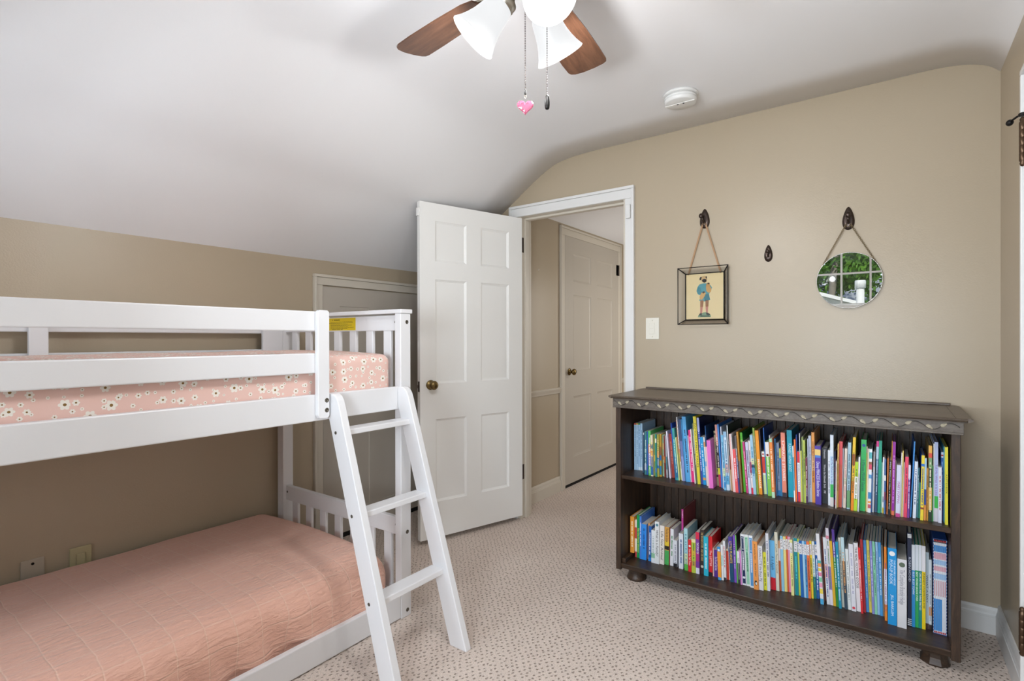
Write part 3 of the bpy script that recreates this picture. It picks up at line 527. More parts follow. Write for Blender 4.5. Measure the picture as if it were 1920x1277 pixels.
  ('L', -2897, 107, 25803, 2443, -89, 'ee7a4a', 'light orange', {'scrib': 1, 'dash': '7a2a1a'}),
  ('L', -2790, 82, 25876, 2467, -90, 'eed53a', 'daffodil', {'scrib': 1, 'dash': '4a4a20'}),
  ('L', -2709, 100, 25933, 2450, -88, 'e4ecec', 'teal and white', {'bands': [(0.62, 1, '1a7a70')], 'scrib': 1, 'dash': '58a8a0'}),
  ('L', -2610, 112, 26000, 2451, -88, '2062a8', 'rich blue', {'scrib': 1, 'dash': 'e8f4ff'}),
  ('L', -2422, 122, 25540, 2951, -177, 'e6e6ea', 'confetti white', {'bands': [(0.38, 0.42, '48b0b0'), (0.42, 0.47, 'f0a060'), (0.49, 0.53, 'e8d858'), (0.55, 0.6, 'e88aa8'), (0.62, 0.68, '88d0a8'), (0.7, 0.76, 'f0a0c0'), (0.78, 0.85, 'f0d858'), (0.92, 1, '4fb0e0')], 'hard': 1}),
  ('L', -2300, 74, 25992, 2723, -151, '7a4038', 'chocolate', {'hard': 1}),
  ('L', -2203, 115, 25683, 2807, -154, 'dfe2e6', 'scribbled white', {'dash': '3a5a9a', 'bands': [(0.4, 0.6, 'e8b8b0')], 'hard': 1}),
  ('L', -2085, 114, 25683, 3218, -178, 'e2dce8', 'white and violet', {'bands': [(0.5, 0.8, '9a78c0'), (0.1, 0.14, 'd88aa0')], 'dash': '5a8a58', 'hard': 1, 'f': 'with violet pictures'}),
  ('L', -1968, 102, 25682, 2699, -153, 'deb030', 'gold', {'hard': 1}),
  ('L', -1863, 95, 25673, 3214, -175, '5a3a98', 'dark purple and green', {'bands': [(0.36, 1, '2f8a3a')], 'dash': 'f0f0ff', 'hard': 1, 'f': 'green below'}),
  ('L', -1762, 100, 25580, 2748, -139, '1a8fb0', 'deep teal', {'dash': 'c8ecf8', 'hard': 1}),
  ('L', -1662, 83, 25773, 2881, -146, 'e4dfd0', 'parchment', {'dash': '8a8070', 'hard': 1}),
  ('L', -1568, 111, 25634, 2964, -143, 'c0dce4', 'ice blue and slate', {'bands': [(0.33, 0.65, '7a6858'), (0.65, 1, '344858')], 'dash': 'e8a868', 'hard': 1}),
  ('L', -1449, 116, 25695, 2492, -113, 'e4e8e8', 'bound white', {'dash': 'a8b0b0', 'hard': 1}),
  ('L', -1322, 161, 25647, 2744, -118, 'e2e2ea', 'wide white', {'dash': 'b8b8d0', 'dot': (0.95, 'd84a58'), 'hard': 1, 'thick': 1}),
  ('L', -1157, 154, 25741, 2793, -115, 'ecebee', 'mother goose white', {'text': ('THE REAL MOTHER GOOSE', '1f1f24', 0.06, 0.66), 'hard': 1, 'comb': 1, 'thick': 1}),
  ('L', -1003, 85, 25640, 2663, -109, 'dc2c34', 'cherry red', {'dash': 'f8d0d0', 'hard': 1}),
  ('L', -919, 85, 25792, 2972, -122, 'b83038', 'dark red', {'hard': 1}),
  ('L', -833, 98, 25901, 2934, -108, '4a8fd0', 'clear blue', {'dash': 'a8d0f0', 'hard': 1}),
  ('L', -729, 94, 25929, 2948, -107, 'e2d060', 'pale gold', {'dash': '8a9a58'}),
  ('L', -630, 84, 25861, 2954, -100, '8a90d0', 'lavender', {'dash': 'd0d4f4'}),
  ('L', -541, 90, 25880, 2949, -96, '90d8b8', 'mint green', {'dash': '488a70'}),
  ('L', -448, 80, 25901, 2947, -83, '9cc8f0', 'baby blue', {'dash': '5888c0'}),
  ('L', -365, 95, 25870, 2958, -76, '4a9fe0', 'lake blue', {'dash': 'd0e8fa'}),
  ('L', -267, 51, 25895, 2858, -66, '8a8070', 'taupe', {}),
  ('L', -210, 87, 25535, 2936, -31, 'ee8a34', 'orange and white', {'bands': [(0.3, 0.78, 'eceaf0')], 'dash': 'a85a88', 'f': 'with a white middle'}),
  ('L', -110, 286, 25305, 3001, -9, '1f95d8', 'broad blue', {'texts': [('POP-UP BOOK', 'e4f4ff', 0.15, 0.47, 0.36, 0.5), ('THE BRAMBLY HEDGE', 'e4f4ff', 0.15, 0.48, 0.76, 0.26), ('JILL BARKLEM', 'e4f4ff', 0.61, 0.88, 0.5, 0.42)], 'dot': (0.07, 'f0f0f0'), 'thick': 1, 'hard': 1}),
  ('L', 185, 298, 25262, 2656, 3, 'dcdce0', 'broad white', {'text': ('The Complete Brambly Hedge', '8a8a98', 0.15, 0.66), 'dot': (0.08, '5a6a58'), 'thick': 1, 'hard': 1}),
  ('L', 514, 131, 25584, 3642, -5, '26304a', 'dark navy', {'bands': [(0.015, 0.025, 'f0f0f0'), (0.03, 0.04, 'f0f0f0'), (0.045, 0.055, 'f0f0f0'), (0.92, 0.93, 'f0f0f0'), (0.94, 0.95, 'f0f0f0'), (0.96, 0.97, 'f0f0f0'), (0.98, 0.99, 'f0f0f0')], 'text': ('ROBIN HOOD', 'd8e0f0', 0.26, 0.52), 'hard': 1, 'f': 'with white stripes'}),
  ('L', 644, 107, 25603, 3197, -4, '2f90d0', 'blue and white', {'bands': [(0, 0.31, 'dfe4ec')], 'text': ('BUSY, BUSY TOWN', 'ffffff', 0.33, 0.6), 'hard': 1, 'f': 'with a white top'}),
  ('L', 750, 106, 25641, 3210, -3, '2faa5a', 'green and white', {'bands': [(0, 0.31, 'dfe4ec')], 'text': ('BEST WORD BOOK EVER', 'ffffff', 0.33, 0.68), 'hard': 1, 'f': 'with a white top'}),
  ('L', 855, 105, 25636, 3217, -2, '1a8a80', 'dark green and white', {'bands': [(0, 0.31, 'dfe4ec')], 'text': ('CARS AND TRUCKS AND THINGS THAT GO', 'ffffff', 0.33, 0.78), 'hard': 1, 'f': 'with a white top'}),
  ('L', 960, 110, 25631, 3216, -2, 'ecd020', 'yellow and white', {'bands': [(0, 0.31, 'e6e4e8')], 'text': ('FUNNIEST STORYBOOK EVER', '3a3a20', 0.33, 0.75), 'hard': 1, 'f': 'with a white top'}),
  ('L', 1070, 105, 25760, 2953, -1, 'b4c4ce', 'foggy blue', {'bands': [(0.93, 1, '48302a')], 'text': ('WHAT A DAY', '34404a', 0.3, 0.66)}),
  ('L', 1173, 87, 25756, 2684, 0, 'd4dce0', 'pale grey and orange', {'bands': [(0.68, 0.8, 'e89a4a'), (0.93, 1, '3a2a2a')], 'dash': '8a98a8'}),
]

# ------------------------------------------------------------------ the room
YB, XR, XL, YR = 2.868, 0.357, -2.70, -0.55
FZ = 0.0
struct(MB().box(-3.0, .55, -.75, 6.2, -.1, FZ).build('floor', M_CARPET))
# end wall with the doorway
DX0, DX1, DZ = -2.02, -1.25, 2.03
wb = MB()
wb.box(-2.85, DX0, YB, YB + .12, 0, 2.55); wb.box(DX1, .5, YB, YB + .12, 0, 2.55); wb.box(DX0, DX1, YB, YB + .12, DZ, 2.55)
struct(wb.build('wall_back', M_WALL))
struct(MB().box(XL - .12, XL, -.67, YB, 0, 1.80).build('wall_left', M_WALL))
struct(MB().box(XR, XR + .12, -.67, YB, 0, 2.42).build('wall_right', M_WALL))
# rear wall with openings for the mirrored window and the added one
WX0, WX1, WZ0, WZ1 = -.72, .14, .80, 2.22
VX0, VX1 = -2.23, -1.37; VZ1 = 1.86
wr = MB()
for a, q in ((-2.85, VX0), (VX1, WX0), (WX1, .5)): wr.box(a, q, YR - .12, YR, 0, 2.55)
wr.box(WX0, WX1, YR - .12, YR, 0, WZ0); wr.box(WX0, WX1, YR - .12, YR, WZ1, 2.55)
wr.box(VX0, VX1, YR - .12, YR, 0, WZ0); wr.box(VX0, VX1, YR - .12, YR, VZ1, 2.55)
struct(wr.build('wall_rear', M_WALL))
# coved and sloping ceiling, lofted along the room
PROF = [(-2.86, 1.557), (-2.70, 1.668), (-2.40, 1.889), (-2.30, 1.967), (-2.22, 2.014), (-2.137, 2.064), (-1.92, 2.211), (-1.86, 2.248), (-1.80, 2.282), (-1.735, 2.310), (-1.66, 2.327), (-1.58, 2.336),
        (-1.4, 2.341), (-1.04, 2.342), (-.5, 2.344), (.05, 2.346), (.11, 2.3462), (.163, 2.345), (.205, 2.3415), (.24, 2.336), (.275, 2.327), (.305, 2.315), (.331, 2.299), (.36, 2.273), (.5, 2.20)]
def smooth_prof(P, n=4):
    out = []
    for i in range(len(P) - 1):
        p0, p1, p2, p3 = P[max(i - 1, 0)], P[i], P[i + 1], P[min(i + 2, len(P) - 1)]
        for k in range(n):
            t = k / n
            m1 = [(p2[j] - p0[j]) / max(1e-6, p2[0] - p0[0]) * (p2[0] - p1[0]) for j in (1,)]
            m2 = [(p3[j] - p1[j]) / max(1e-6, p3[0] - p1[0]) * (p2[0] - p1[0]) for j in (1,)]
            h = (2 * t ** 3 - 3 * t * t + 1) * p1[1] + (t ** 3 - 2 * t * t + t) * m1[0] + (-2 * t ** 3 + 3 * t * t) * p2[1] + (t ** 3 - t * t) * m2[0]
            out.append((p1[0] + (p2[0] - p1[0]) * t, h))
    out.append(P[-1]); return out
SP = smooth_prof(PROF)
bm = bmesh.new()
ys = [-.67, 1.6, 2.2, 2.6, 2.90]
def knee(y): return 0 if y < 1.65 else .011 * (y - 1.65)
rows = []
for y in ys:
    lo = [bm.verts.new((x, y, z + (-.008 + knee(y) * 1.2) * max(0, min(1, (-1.9 - x) / .8)))) for x, z in SP]
    hi = [bm.verts.new((x, y, z + .16)) for x, z in SP]
    rows.append((lo, hi))
for (a, b), (c, d) in zip(rows, rows[1:]):
    for i in range(len(SP) - 1):
        q = bm.faces.new((a[i], a[i + 1], c[i + 1], c[i])); q.smooth = True
        bm.faces.new((b[i], d[i], d[i + 1], b[i + 1]))
    bm.faces.new((a[0], c[0], d[0], b[0])); bm.faces.new((a[-1], b[-1], d[-1], c[-1]))
for lo, hi in (rows[0], rows[-1]):
    for i in range(len(SP) - 1): bm.faces.new((lo[i], hi[i], hi[i + 1], lo[i + 1]))
bmesh.ops.recalc_face_normals(bm, faces=bm.faces[:])
t = MB(); t._merge(bm); struct(t.build('ceiling', M_CEIL))

# landing behind the doorway
XH = -2.125
struct(MB().box(XH - .12, XH, YB + .12, 6.1, 0, 2.6).build('wall_landing_left', M_WALL))
struct(MB().box(-.85, -.73, YB + .12, 6.1, 0, 2.6).build('wall_landing_right', M_WALL))
struct(MB().box(-2.3, -.7, 6.0, 6.12, 0, 2.6).build('wall_landing_end', M_WALL))
struct(MB().prism([(XH - .1, 2.075), (XH, 2.122), (-1.62, 2.36), (-.72, 2.36), (-.72, 2.5), (XH - .1, 2.5)], 'y', YB + .12, 6.1).build('ceiling', M_CEIL))

def casing_profile_x(mb, x0, x1, z0, z1, yf, w, th=.022):
    """flat casing with a raised back band, on a wall facing -y; x0..x1 outer, inner = w"""
    mb.box(x0, x0 + w, yf - th * .75, yf, z0, z1 - .002, .004); mb.box(x0, x0 + .016, yf - th, yf, z0, z1, .004)
    mb.box(x1 - w, x1, yf - th * .75, yf, z0, z1 - .002, .004); mb.box(x1 - .016, x1, yf - th, yf, z0, z1, .004)
def base_profile(h): return [(0, 0), (.016, 0), (.016, h * .66), (.0135, h * .68), (.0135, h * .72), (.011, h * .78), (.009, h * .9), (.005, h), (0, h)]
def casing(c, put, a0, a1, zt, w0, w1, wt):
    """butt-jointed casing with a raised outer band; put(a, b, depth, z0, z1)"""
    B = .017
    put(a0 + B, a0 + w0, .016, 0, zt - wt); put(a1 - w1, a1 - B, .016, 0, zt - wt); put(a0 + B, a1 - B, .0163, zt - wt + .0003, zt - B)
    put(a0, a0 + B - .0003, .024, 0, zt - B); put(a1 - B + .0003, a1, .024, 0, zt - B); put(a0, a1, .0243, zt - B + .0003, zt)
# doorway casing, jambs and stop
tr = thing('trim_1', None, None, (-1.635, YB, 0), kind='structure')
c = MB()
CX0, CX1, CZ = -2.085, -1.197, 2.085
casing(c, lambda a, b, d0, z0, z1: c.box(a, b, YB - d0, YB, z0, z1, .003), CX0, CX1, CZ, .062, .056, .072)
c.build('casing', M_TRIM, tr)
j = MB()
j.box(DX0 - .005, DX0 + .018, YB - .004, YB + .124, 0, DZ, .002); j.box(DX1 - .018, DX1 + .005, YB - .004, YB + .124, 0, DZ, .002); j.box(DX0 + .0183, DX1 - .0183, YB - .0037, YB + .1237, DZ - .018, DZ + .004, .002)
j.box(DX0 + .018, DX0 + .032, YB + .04, YB + .08, 0, DZ - .0325, .002); j.box(DX1 - .032, DX1 - .0183, YB + .04, YB + .08, 0, DZ - .0325, .002); j.box(DX0 + .018, DX1 - .018, YB + .04, YB + .08, DZ - .032, DZ - .018, .002)
j.build('jamb', M_TRIM_OLD, tr)
hp = MB().box(DX0 + .016, DX0 + .0195, YB + .004, YB + .034, 1.78, 1.88, .001); hp.box(DX0 + .016, DX0 + .0195, YB + .004, YB + .034, .26, .36, .001); hp.build('hinge_leaf', M_BRONZE, tr)

def panel_door(parent, Wd, H, T, panels, mdoor, depth=.011, mould=.013, mx=None, z0=0):
    """door leaf in local space: u along x (0..Wd), front at y=0 facing -y, thickness to +y"""
    us = sorted({0, Wd} | {p[0] for p in panels} | {p[1] for p in panels})
    zs = sorted({z0, H} | {p[2] for p in panels} | {p[3] for p in panels})
    leaf = MB(); leaf.box(0, Wd, depth, T - .0005, z0, H)
    t = bmesh.new()
    def inside(a, b, c_, d): return any(p[0] <= a + 1e-6 and b <= p[1] + 1e-6 and p[2] <= c_ + 1e-6 and d <= p[3] + 1e-6 for p in panels)
    for a, b in zip(us, us[1:]):
        for c_, d in zip(zs, zs[1:]):
            if not inside(a, b, c_, d):
                t.faces.new([t.verts.new(v) for v in ((a, 0, c_), (b, 0, c_), (b, 0, d), (a, 0, d))])
    # edge faces
    for (a, b, c_, d) in ((0, 0, z0, H), (Wd, Wd, z0, H)):
        t.faces.new([t.verts.new(v) for v in ((a, 0, c_), (a, depth, c_), (a, depth, d), (a, 0, d))])
    for zz in (z0, H): t.faces.new([t.verts.new(v) for v in ((0, 0, zz), (Wd, 0, zz), (Wd, depth, zz), (0, depth, zz))])
    bmesh.ops.remove_doubles(t, verts=t.verts[:], dist=1e-5); bmesh.ops.recalc_face_normals(t, faces=t.faces[:])
    leaf._merge(t)
    if mx is not None: leaf.bm.transform(mx)
    lo = leaf.build('door_leaf', mdoor, parent, world=False)
    for (a, b, c_, d) in panels:
        t = bmesh.new(); o = [t.verts.new(v) for v in ((a, 0, c_), (b, 0, c_), (b, 0, d), (a, 0, d))]
        k = .003; o2 = [t.verts.new(v) for v in ((a + k, .004, c_ + k), (b - k, .004, c_ + k), (b - k, .004, d - k), (a + k, .004, d - k))]
        i_ = [t.verts.new(v) for v in ((a + mould, depth - .001, c_ + mould), (b - mould, depth - .001, c_ + mould), (b - mould, depth - .001, d - mould), (a + mould, depth - .001, d - mould))]
        for q in range(4):
            t.faces.new((o[q], o[(q + 1) % 4], o2[(q + 1) % 4], o2[q])); t.faces.new((o2[q], o2[(q + 1) % 4], i_[(q + 1) % 4], i_[q]))
        t.faces.new(i_)
        bmesh.ops.recalc_face_normals(t, faces=t.faces[:])
        p = MB(); p._merge(t)
        if mx is not None: p.bm.transform(mx)
        p.build('door_panel', mdoor, parent, world=False)
    return lo
def knob(parent, mx, m=M_BRASS):
    k = MB().lathe([(0, 0), (.028, 0), (.029, .003), (.024, .006), (.012, .008), (.010, .016), (.011, .026), (.019, .031), (.0255, .039), (.0265, .046), (.022, .054), (.012, .059), (0, .060)], 24, mx)
    return k.build('door_knob', m, parent, world=False)
# the open bedroom door: front face (towards the camera) runs from the hinge to the free end
P0 = Vector((-1.983, 2.855, 0)); P1 = Vector((-2.204, 2.139, 0)); dd = (P1 - P0).normalized()
d1 = thing('door_1', None, None, P0, kind='structure')
# local frame: x along the door, y away from the viewer, z up
ny = Vector((dd.y, -dd.x, 0))
if ny.dot(Vector((0, 0, 0)) - P0) > 0: ny = -ny
MXD = Matrix(((dd.x, ny.x, 0, 0), (dd.y, ny.y, 0, 0), (0, 0, 1, 0), (0, 0, 0, 1)))
pan = []
for a, b in ((.109, .326), (.432, .648)):
    pan += [(a, b, 1.659, 1.897), (a, b, .938, 1.553), (a, b, .240, .728)]
panel_door(d1, .749, 2.000, .032, pan, M_DOOR, mx=MXD, z0=.030)
knob(d1, MXD @ Matrix.Translation((.682, 0, .933)) @ Matrix.Rotation(pi / 2, 4, 'X'))
MB().box(.7475, .750, .006, .026, .895, .955, .0005, mx=MXD).box(.749, .756, .010, .020, .915, .935, .002, mx=MXD).build('latch_plate', M_BRONZE, d1, world=False)
s1 = MB().box(.748, .760, .005, .028, 1.915, 1.962, .003, mx=MXD).build('contact_sensor', M_TRIM, d1, world=False)
tag(MB().box(-1.243, -1.215, YB - .034, YB - .0162, 1.895, 1.975, .004).build('contact_sensor', M_TRIM), 'small white alarm contact on right side of the doorway casing', 'sensor')

# landing door in its casing
d2 = thing('door_2', None, None, (XH, 4.13, 0), kind='structure')
c = MB()
Y0, Y1, ZT = 3.575, 4.71, 2.10
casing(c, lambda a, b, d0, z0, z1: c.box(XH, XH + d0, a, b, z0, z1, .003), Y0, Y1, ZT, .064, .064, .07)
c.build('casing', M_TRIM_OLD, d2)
MXH = Matrix(((0, -1, 0, .005), (1, 0, 0, 3.641 - 4.13), (0, 0, 1, 0), (0, 0, 0, 1)))
pan = []
Wd = 1.0
for a, b in ((.13, .44), (.56, .87)):
    pan += [(a, b, 1.67, 1.90), (a, b, .94, 1.56), (a, b, .235, .73)]
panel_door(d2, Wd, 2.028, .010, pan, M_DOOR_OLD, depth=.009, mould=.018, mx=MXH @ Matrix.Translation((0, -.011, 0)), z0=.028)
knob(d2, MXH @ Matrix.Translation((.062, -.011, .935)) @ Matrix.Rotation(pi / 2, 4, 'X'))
MB().box(XH, XH + .006, 3.641, 4.645, .0, .03).build('threshold_gap', M_DARK, d2)
MB().lathe([(.006, 0), (.006, .1)], 10, Matrix.Translation((XH + .020, 4.648, 1.80))).box(XH + .012, XH + .016, 4.60, 4.64, 1.80, 1.90).build('hinge', M_BRONZE, d2)
# landing baseboard and chair rail
def base_x(name, x, y0, y1, h, m, sgn=1):
    return struct(MB().prism([(x + sgn * a, b) for a, b in base_profile(h)], 'y', y0, y1).build(name, m))
def base_y(name, y, x0, x1, h, m):
    return struct(MB().prism([(y - a, b) for a, b in base_profile(h)], 'x', x0, x1).build(name, m))
base_x('baseboard_landing', XH, YB + .12, Y0, .118, M_TRIM_OLD); base_x('baseboard_landing', XH, Y1, 6.0, .118, M_TRIM_OLD)
RAIL = [(0, 0), (.010, 0), (.013, .012), (.020, .024), (.024, .036), (.016, .042), (0, .044)]
for a, b in ((YB + .12, Y0), (Y1, 6.0)):
    struct(MB().prism([(XH + p, .775 + q) for p, q in RAIL], 'y', a, b).build('trim_2', M_TRIM_OLD))
tag(MB().lathe([(0, 0), (.009, 0), (.008, .004), (0, .006)], 12, Matrix.Translation((XH, 3.27, 1.715)) @ Matrix.Rotation(pi / 2, 4, 'Y')).build('wall_anchor', M_TRIM_OLD), 'tiny round anchor left in the landing wall beside the closed door', 'wall plug')

# knee-wall closet door behind the bunk
d3 = thing('door_3', None, None, (XL, 2.22, 0), kind='structure')
c = MB(); Y0, Y1, ZT = 1.772, 2.69, 1.58
casing(c, lambda a, b, d0, z0, z1: c.box(XL, XL + d0, a, b, z0, z1, .003), Y0, Y1, ZT, .058, .058, .062)
c.build('casing', M_TRIM_OLD, d3)
MXK = Matrix(((0, -1, 0, .0), (1, 0, 0, 1.834 - 2.22), (0, 0, 1, 0), (0, 0, 0, 1)))
pan = []
for a, b in ((.115, .335), (.437, .655)):
    pan += [(a, b, .80, 1.40), (a, b, .16, .66)]
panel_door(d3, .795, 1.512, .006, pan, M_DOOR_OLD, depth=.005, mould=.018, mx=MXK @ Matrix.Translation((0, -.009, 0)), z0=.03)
MB().box(XL, XL + .005, 1.83, 2.63, 0, .03).build('threshold_gap', M_DARK, d3)
base_x('baseboard_left', XL, YR, 1.772, .105, M_TRIM); base_x('baseboard_left', XL, 2.69, YB, .105, M_TRIM)
base_y('baseboard_back', YB, CX1, XR, .107, M_TRIM); base_y('baseboard_back', YB, XL, CX0, .107, M_TRIM)

# closet door in the right-hand wall, hinges showing at its edge
d4 = thing('door_4', None, None, (XR, 2.0, 0), kind='structure')
c = MB(); Y1 = 2.318; Y0 = 1.47; ZT = 2.055
casing(c, lambda a, b, d0, z0, z1: c.box(XR - d0, XR, a, b, z0, z1, .003), Y0, Y1, ZT, .06, .06, .07)
c.build('casing', M_TRIM, d4)
MXR = Matrix(((0, 1, 0, 0), (-1, 0, 0, 2.256 - 2.0), (0, 0, 1, 0), (0, 0, 0, 1)))
pan = []
for a, b in ((.105, .317), (.418, .615)): pan += [(a, b, 1.67, 1.90), (a, b, .94, 1.556), (a, b, .233, .724)]
panel_door(d4, .72, 1.98, .006, pan, M_DOOR, depth=.005, mould=.014, mx=MXR @ Matrix.Translation((0, -.008, 0)), z0=.012)
for zc in (.284, 1.812):
    h = MB()
    X, Y = XR - .026, 2.255
    h.lathe([(0, -.078), (.005, -.075), (.0075, -.069), (.006, -.063), (.0085, -.060), (.0085, -.036), (.0078, -.035), (.0085, -.034), (.0085, -.012), (.0078, -.011), (.0085, -.010), (.0085, .012), (.0078, .013), (.0085, .014), (.0085, .036), (.0078, .037), (.0085, .038), (.0085, .060), (.006, .063), (.0075, .069), (.005, .075), (0, .078)], 14, Matrix.Translation((X, Y, zc)))
    h.box(XR - .020, XR - .0165, 2.225, 2.285, zc - .058, zc + .058, .001)
    h.build('hinge', mat('bronze_hinge', '5a4636', .35, .8), d4)
st = MB()
HXs, HYs, HZs = XR - .026, 2.255, 1.897
st.tube([(HXs, HYs, HZs), (HXs - .010, HYs + .012, HZs - .001), (HXs - .018, HYs + .026, HZs - .004), (HXs - .022, HYs + .036, HZs - .006)], .0032, 8)
st.lathe([(0, -.004), (.0085, -.003), (.0095, 0), (.0095, .007), (.007, .009), (.004, .012), (0, .013)], 16, Matrix.Translation((HXs - .024, HYs + .044, HZs - .008)) @ Matrix.Rotation(pi / 2, 4, 'X'))
st.lathe([(.008, 0), (.0105, .001), (.0105, .008), (.008, .010)], 14, Matrix.Translation((HXs, HYs, HZs - .006)))
st.build('door_stop', M_BLACK, d4)
base_x('baseboard_right', XR, 2.318, YB, .120, M_TRIM, -1); base_x('baseboard_right', XR, YR, 1.47, .120, M_TRIM, -1)

# rear windows (the right-hand one is seen in the round mirror, the other added for fill light)
def window(name, X0, X1, Z0, Z1, zm, bars):
    w = thing(name, None, None, ((X0 + X1) / 2, YR, 0), kind='structure')
    c = MB()
    c.box(X0 - .07, X0 + .005, YR, YR + .018, Z0 - .02, Z1 + .07, .003); c.box(X1 - .005, X1 + .07, YR, YR + .018, Z0 - .02, Z1 + .07, .003)
    c.box(X0 + .0053, X1 - .0053, YR, YR + .0183, Z1 - .005, Z1 + .07, .003); c.box(X0 - .09, X1 + .09, YR - .05, YR + .05, Z0 - .025, Z0, .004); c.box(X0 - .07, X1 + .07, YR, YR + .016, Z0 - .10, Z0 - .026, .003)
    c.build('window_casing', M_TRIM, w)
    for (y, z0, z1, nm) in ((YR - .045, Z0 + .002, zm + .015, 'lower_sash'), (YR - .085, zm - .015, Z1 - .004, 'upper_sash')):
        q = MB(); a, b = X0 + .004, X1 - .004; th = .034
        q.box(a, a + .05, y, y + th, z0, z1, .002); q.box(b - .05, b, y, y + th, z0, z1, .002); q.box(a + .0503, b - .0503, y, y + th, z0, z0 + .05, .002); q.box(a + .0503, b - .0503, y, y + th, z1 - .05, z1, .002)
        for xm in bars: q.box(xm - .009, xm + .009, y + .006, y + th - .006, z0 + .04, z1 - .04, .002)
        zc = (z0 + z1) / 2; q.box(a + .04, b - .04, y + .0065, y + th - .0065, zc - .009, zc + .009, .002)
        s = q.build(nm, M_TRIM, w)
        MB().box(a + .045, b - .045, y + .016, y + .019, z0 + .045, z1 - .045).build('pane', M_GLASS, s)
window('window_1', WX0, WX1, WZ0, WZ1, 1.52, (-.413, -.167)); window('added_window', VX0, VX1, WZ0, VZ1, 1.33, (-1.94, -1.66))

# ------------------------------------------------------------------ bunk bed
BX, BXB, BY0, BY1 = -1.70, -2.665, -.44, 1.594
bed = thing('bunk_bed', 'white wooden bunk bed with slatted ends along the sloping-ceiling wall', 'bed', (-2.18, .58, 0))
def bolt(parent, x, y, z, axis='x', rad=.0065):
    mx = Matrix.Translation((x, y, z)) @ (Matrix.Rotation(pi / 2, 4, 'Y') if axis == 'x' else Matrix.Rotation(pi / 2, 4, 'X'))
    return MB().lathe([(0, .0002), (.003, .0002), (.0032, .0016), (rad * .85, .0018), (rad, .001), (rad, -.002), (0, -.002)], 14, mx).build('bolt', M_STEEL, parent)
for (y0, y1) in ((BY0, BY0 + .057), (BY1 - .057, BY1)):
    for (x0, x1) in ((BX - .038, BX), (BXB, BXB + .055)):
        MB().box(x0, x1, y0, y1, 0, 1.312, .003).build('post', M_BED, bed)
    yc = (y0 + y1) / 2
    # upper end: cap, rail, slats, lower rail
    MB().box(BXB - .006, BX + .006, y0 - .004, y1 + .006, 1.312, 1.330, .003).build('end_cap', M_BED, bed)
    MB().box(BXB + .05, BX - .034, yc - .012, yc + .012, 1.238, 1.306, .003).build('end_rail', M_BED, bed)
    MB().box(BXB + .05, BX - .034, yc - .012, yc + .012, .90, .985, .003).build('end_rail', M_BED, bed)
    MB().box(BXB + .05, BX - .034, yc - .012, yc + .012, .348, .424, .003).build('end_rail', M_BED, bed)
    MB().box(BXB + .05, BX - .034, yc - .012, yc + .012, .02, .105, .003).build('end_rail', M_BED, bed)
    for k in range(7):
        xc = -1.812 - .1205 * k
        if xc < BXB + .07: break
        for za, zb in ((.98, 1.242), (.10, .352)):
            MB().box(xc - .0245, xc + .0245, yc - .008, yc + .008, za, zb, .004).build('slat', M_BED, bed)
ypf = BY1 - .057
for z in (1.275, .366, .028): bolt(bed, BX, 1.572, z, 'x', .0085)
for x, z in ((BX - .052, 1.275), (BX - .050, .392), (BXB + .066, .392)): bolt(bed, x, (BY1 - .0285) - .012, z, 'y', .006)
# long side rails
RT = .024
MB().box(BX - RT - .002, BX, BY0 + .057, ypf, .902, .999, .004).build('side_rail', M_BED, bed)
MB().box(BXB + .01, BXB + .034, BY0 + .057, ypf, .902, .999, .004).build('side_rail', M_BED, bed)
MB().box(BX - RT - .002, BX - .002, BY0 + .057, ypf, .004, .105, .004).build('side_rail', M_BED, bed)
MB().box(BXB + .01, BXB + .034, BY0 + .057, ypf, .004, .105, .004).build('side_rail', M_BED, bed)
# guard rails, front
MB().box(BX - .022, BX, BY0, 1.130, 1.231, 1.303, .004).build('guard_rail', M_BED, bed)
MB().box(BX - .022, BX, BY0, 1.130, 1.077, 1.150, .004).build('guard_rail', M_BED, bed)
MB().prism([(1.124, .925), (1.131, .913), (1.164, .911), (1.171, .920), (1.171, 1.300), (1.164, 1.307), (1.131, 1.307), (1.124, 1.300)], 'x', BX + .001, BX + .022, .0025).build('guard_stile', M_BED, bed)
for z in (.977, .941): bolt(bed, BX + .022, 1.159, z, 'x', .0085)
MB().box(BX + .001, BX + .022, .10 - .30, .147 - .30, .913, 1.307, .003).build('guard_stile', M_BED, bed)
# guard rails, wall side
MB().box(BXB + .012, BXB + .034, BY0 + .057, ypf, 1.231, 1.303, .004).build('guard_rail', M_BED, bed)
MB().box(BXB + .012, BXB + .034, BY0 + .057, ypf, 1.077, 1.150, .004).build('guard_rail', M_BED, bed)
for (a, b) in ((.527, .585), (1.43, ypf)):
    MB().box(BXB + .035, BXB + .056, a, b, .913, 1.290, .003).build('guard_stile', M_BED, bed)
# slatted base under each mattress
for z in (.03, .935):
    MB().box(BXB + .036, BX - .028, BY0 + .06, ypf - .002, z, z + .018).build('slat_base', M_BED, bed)
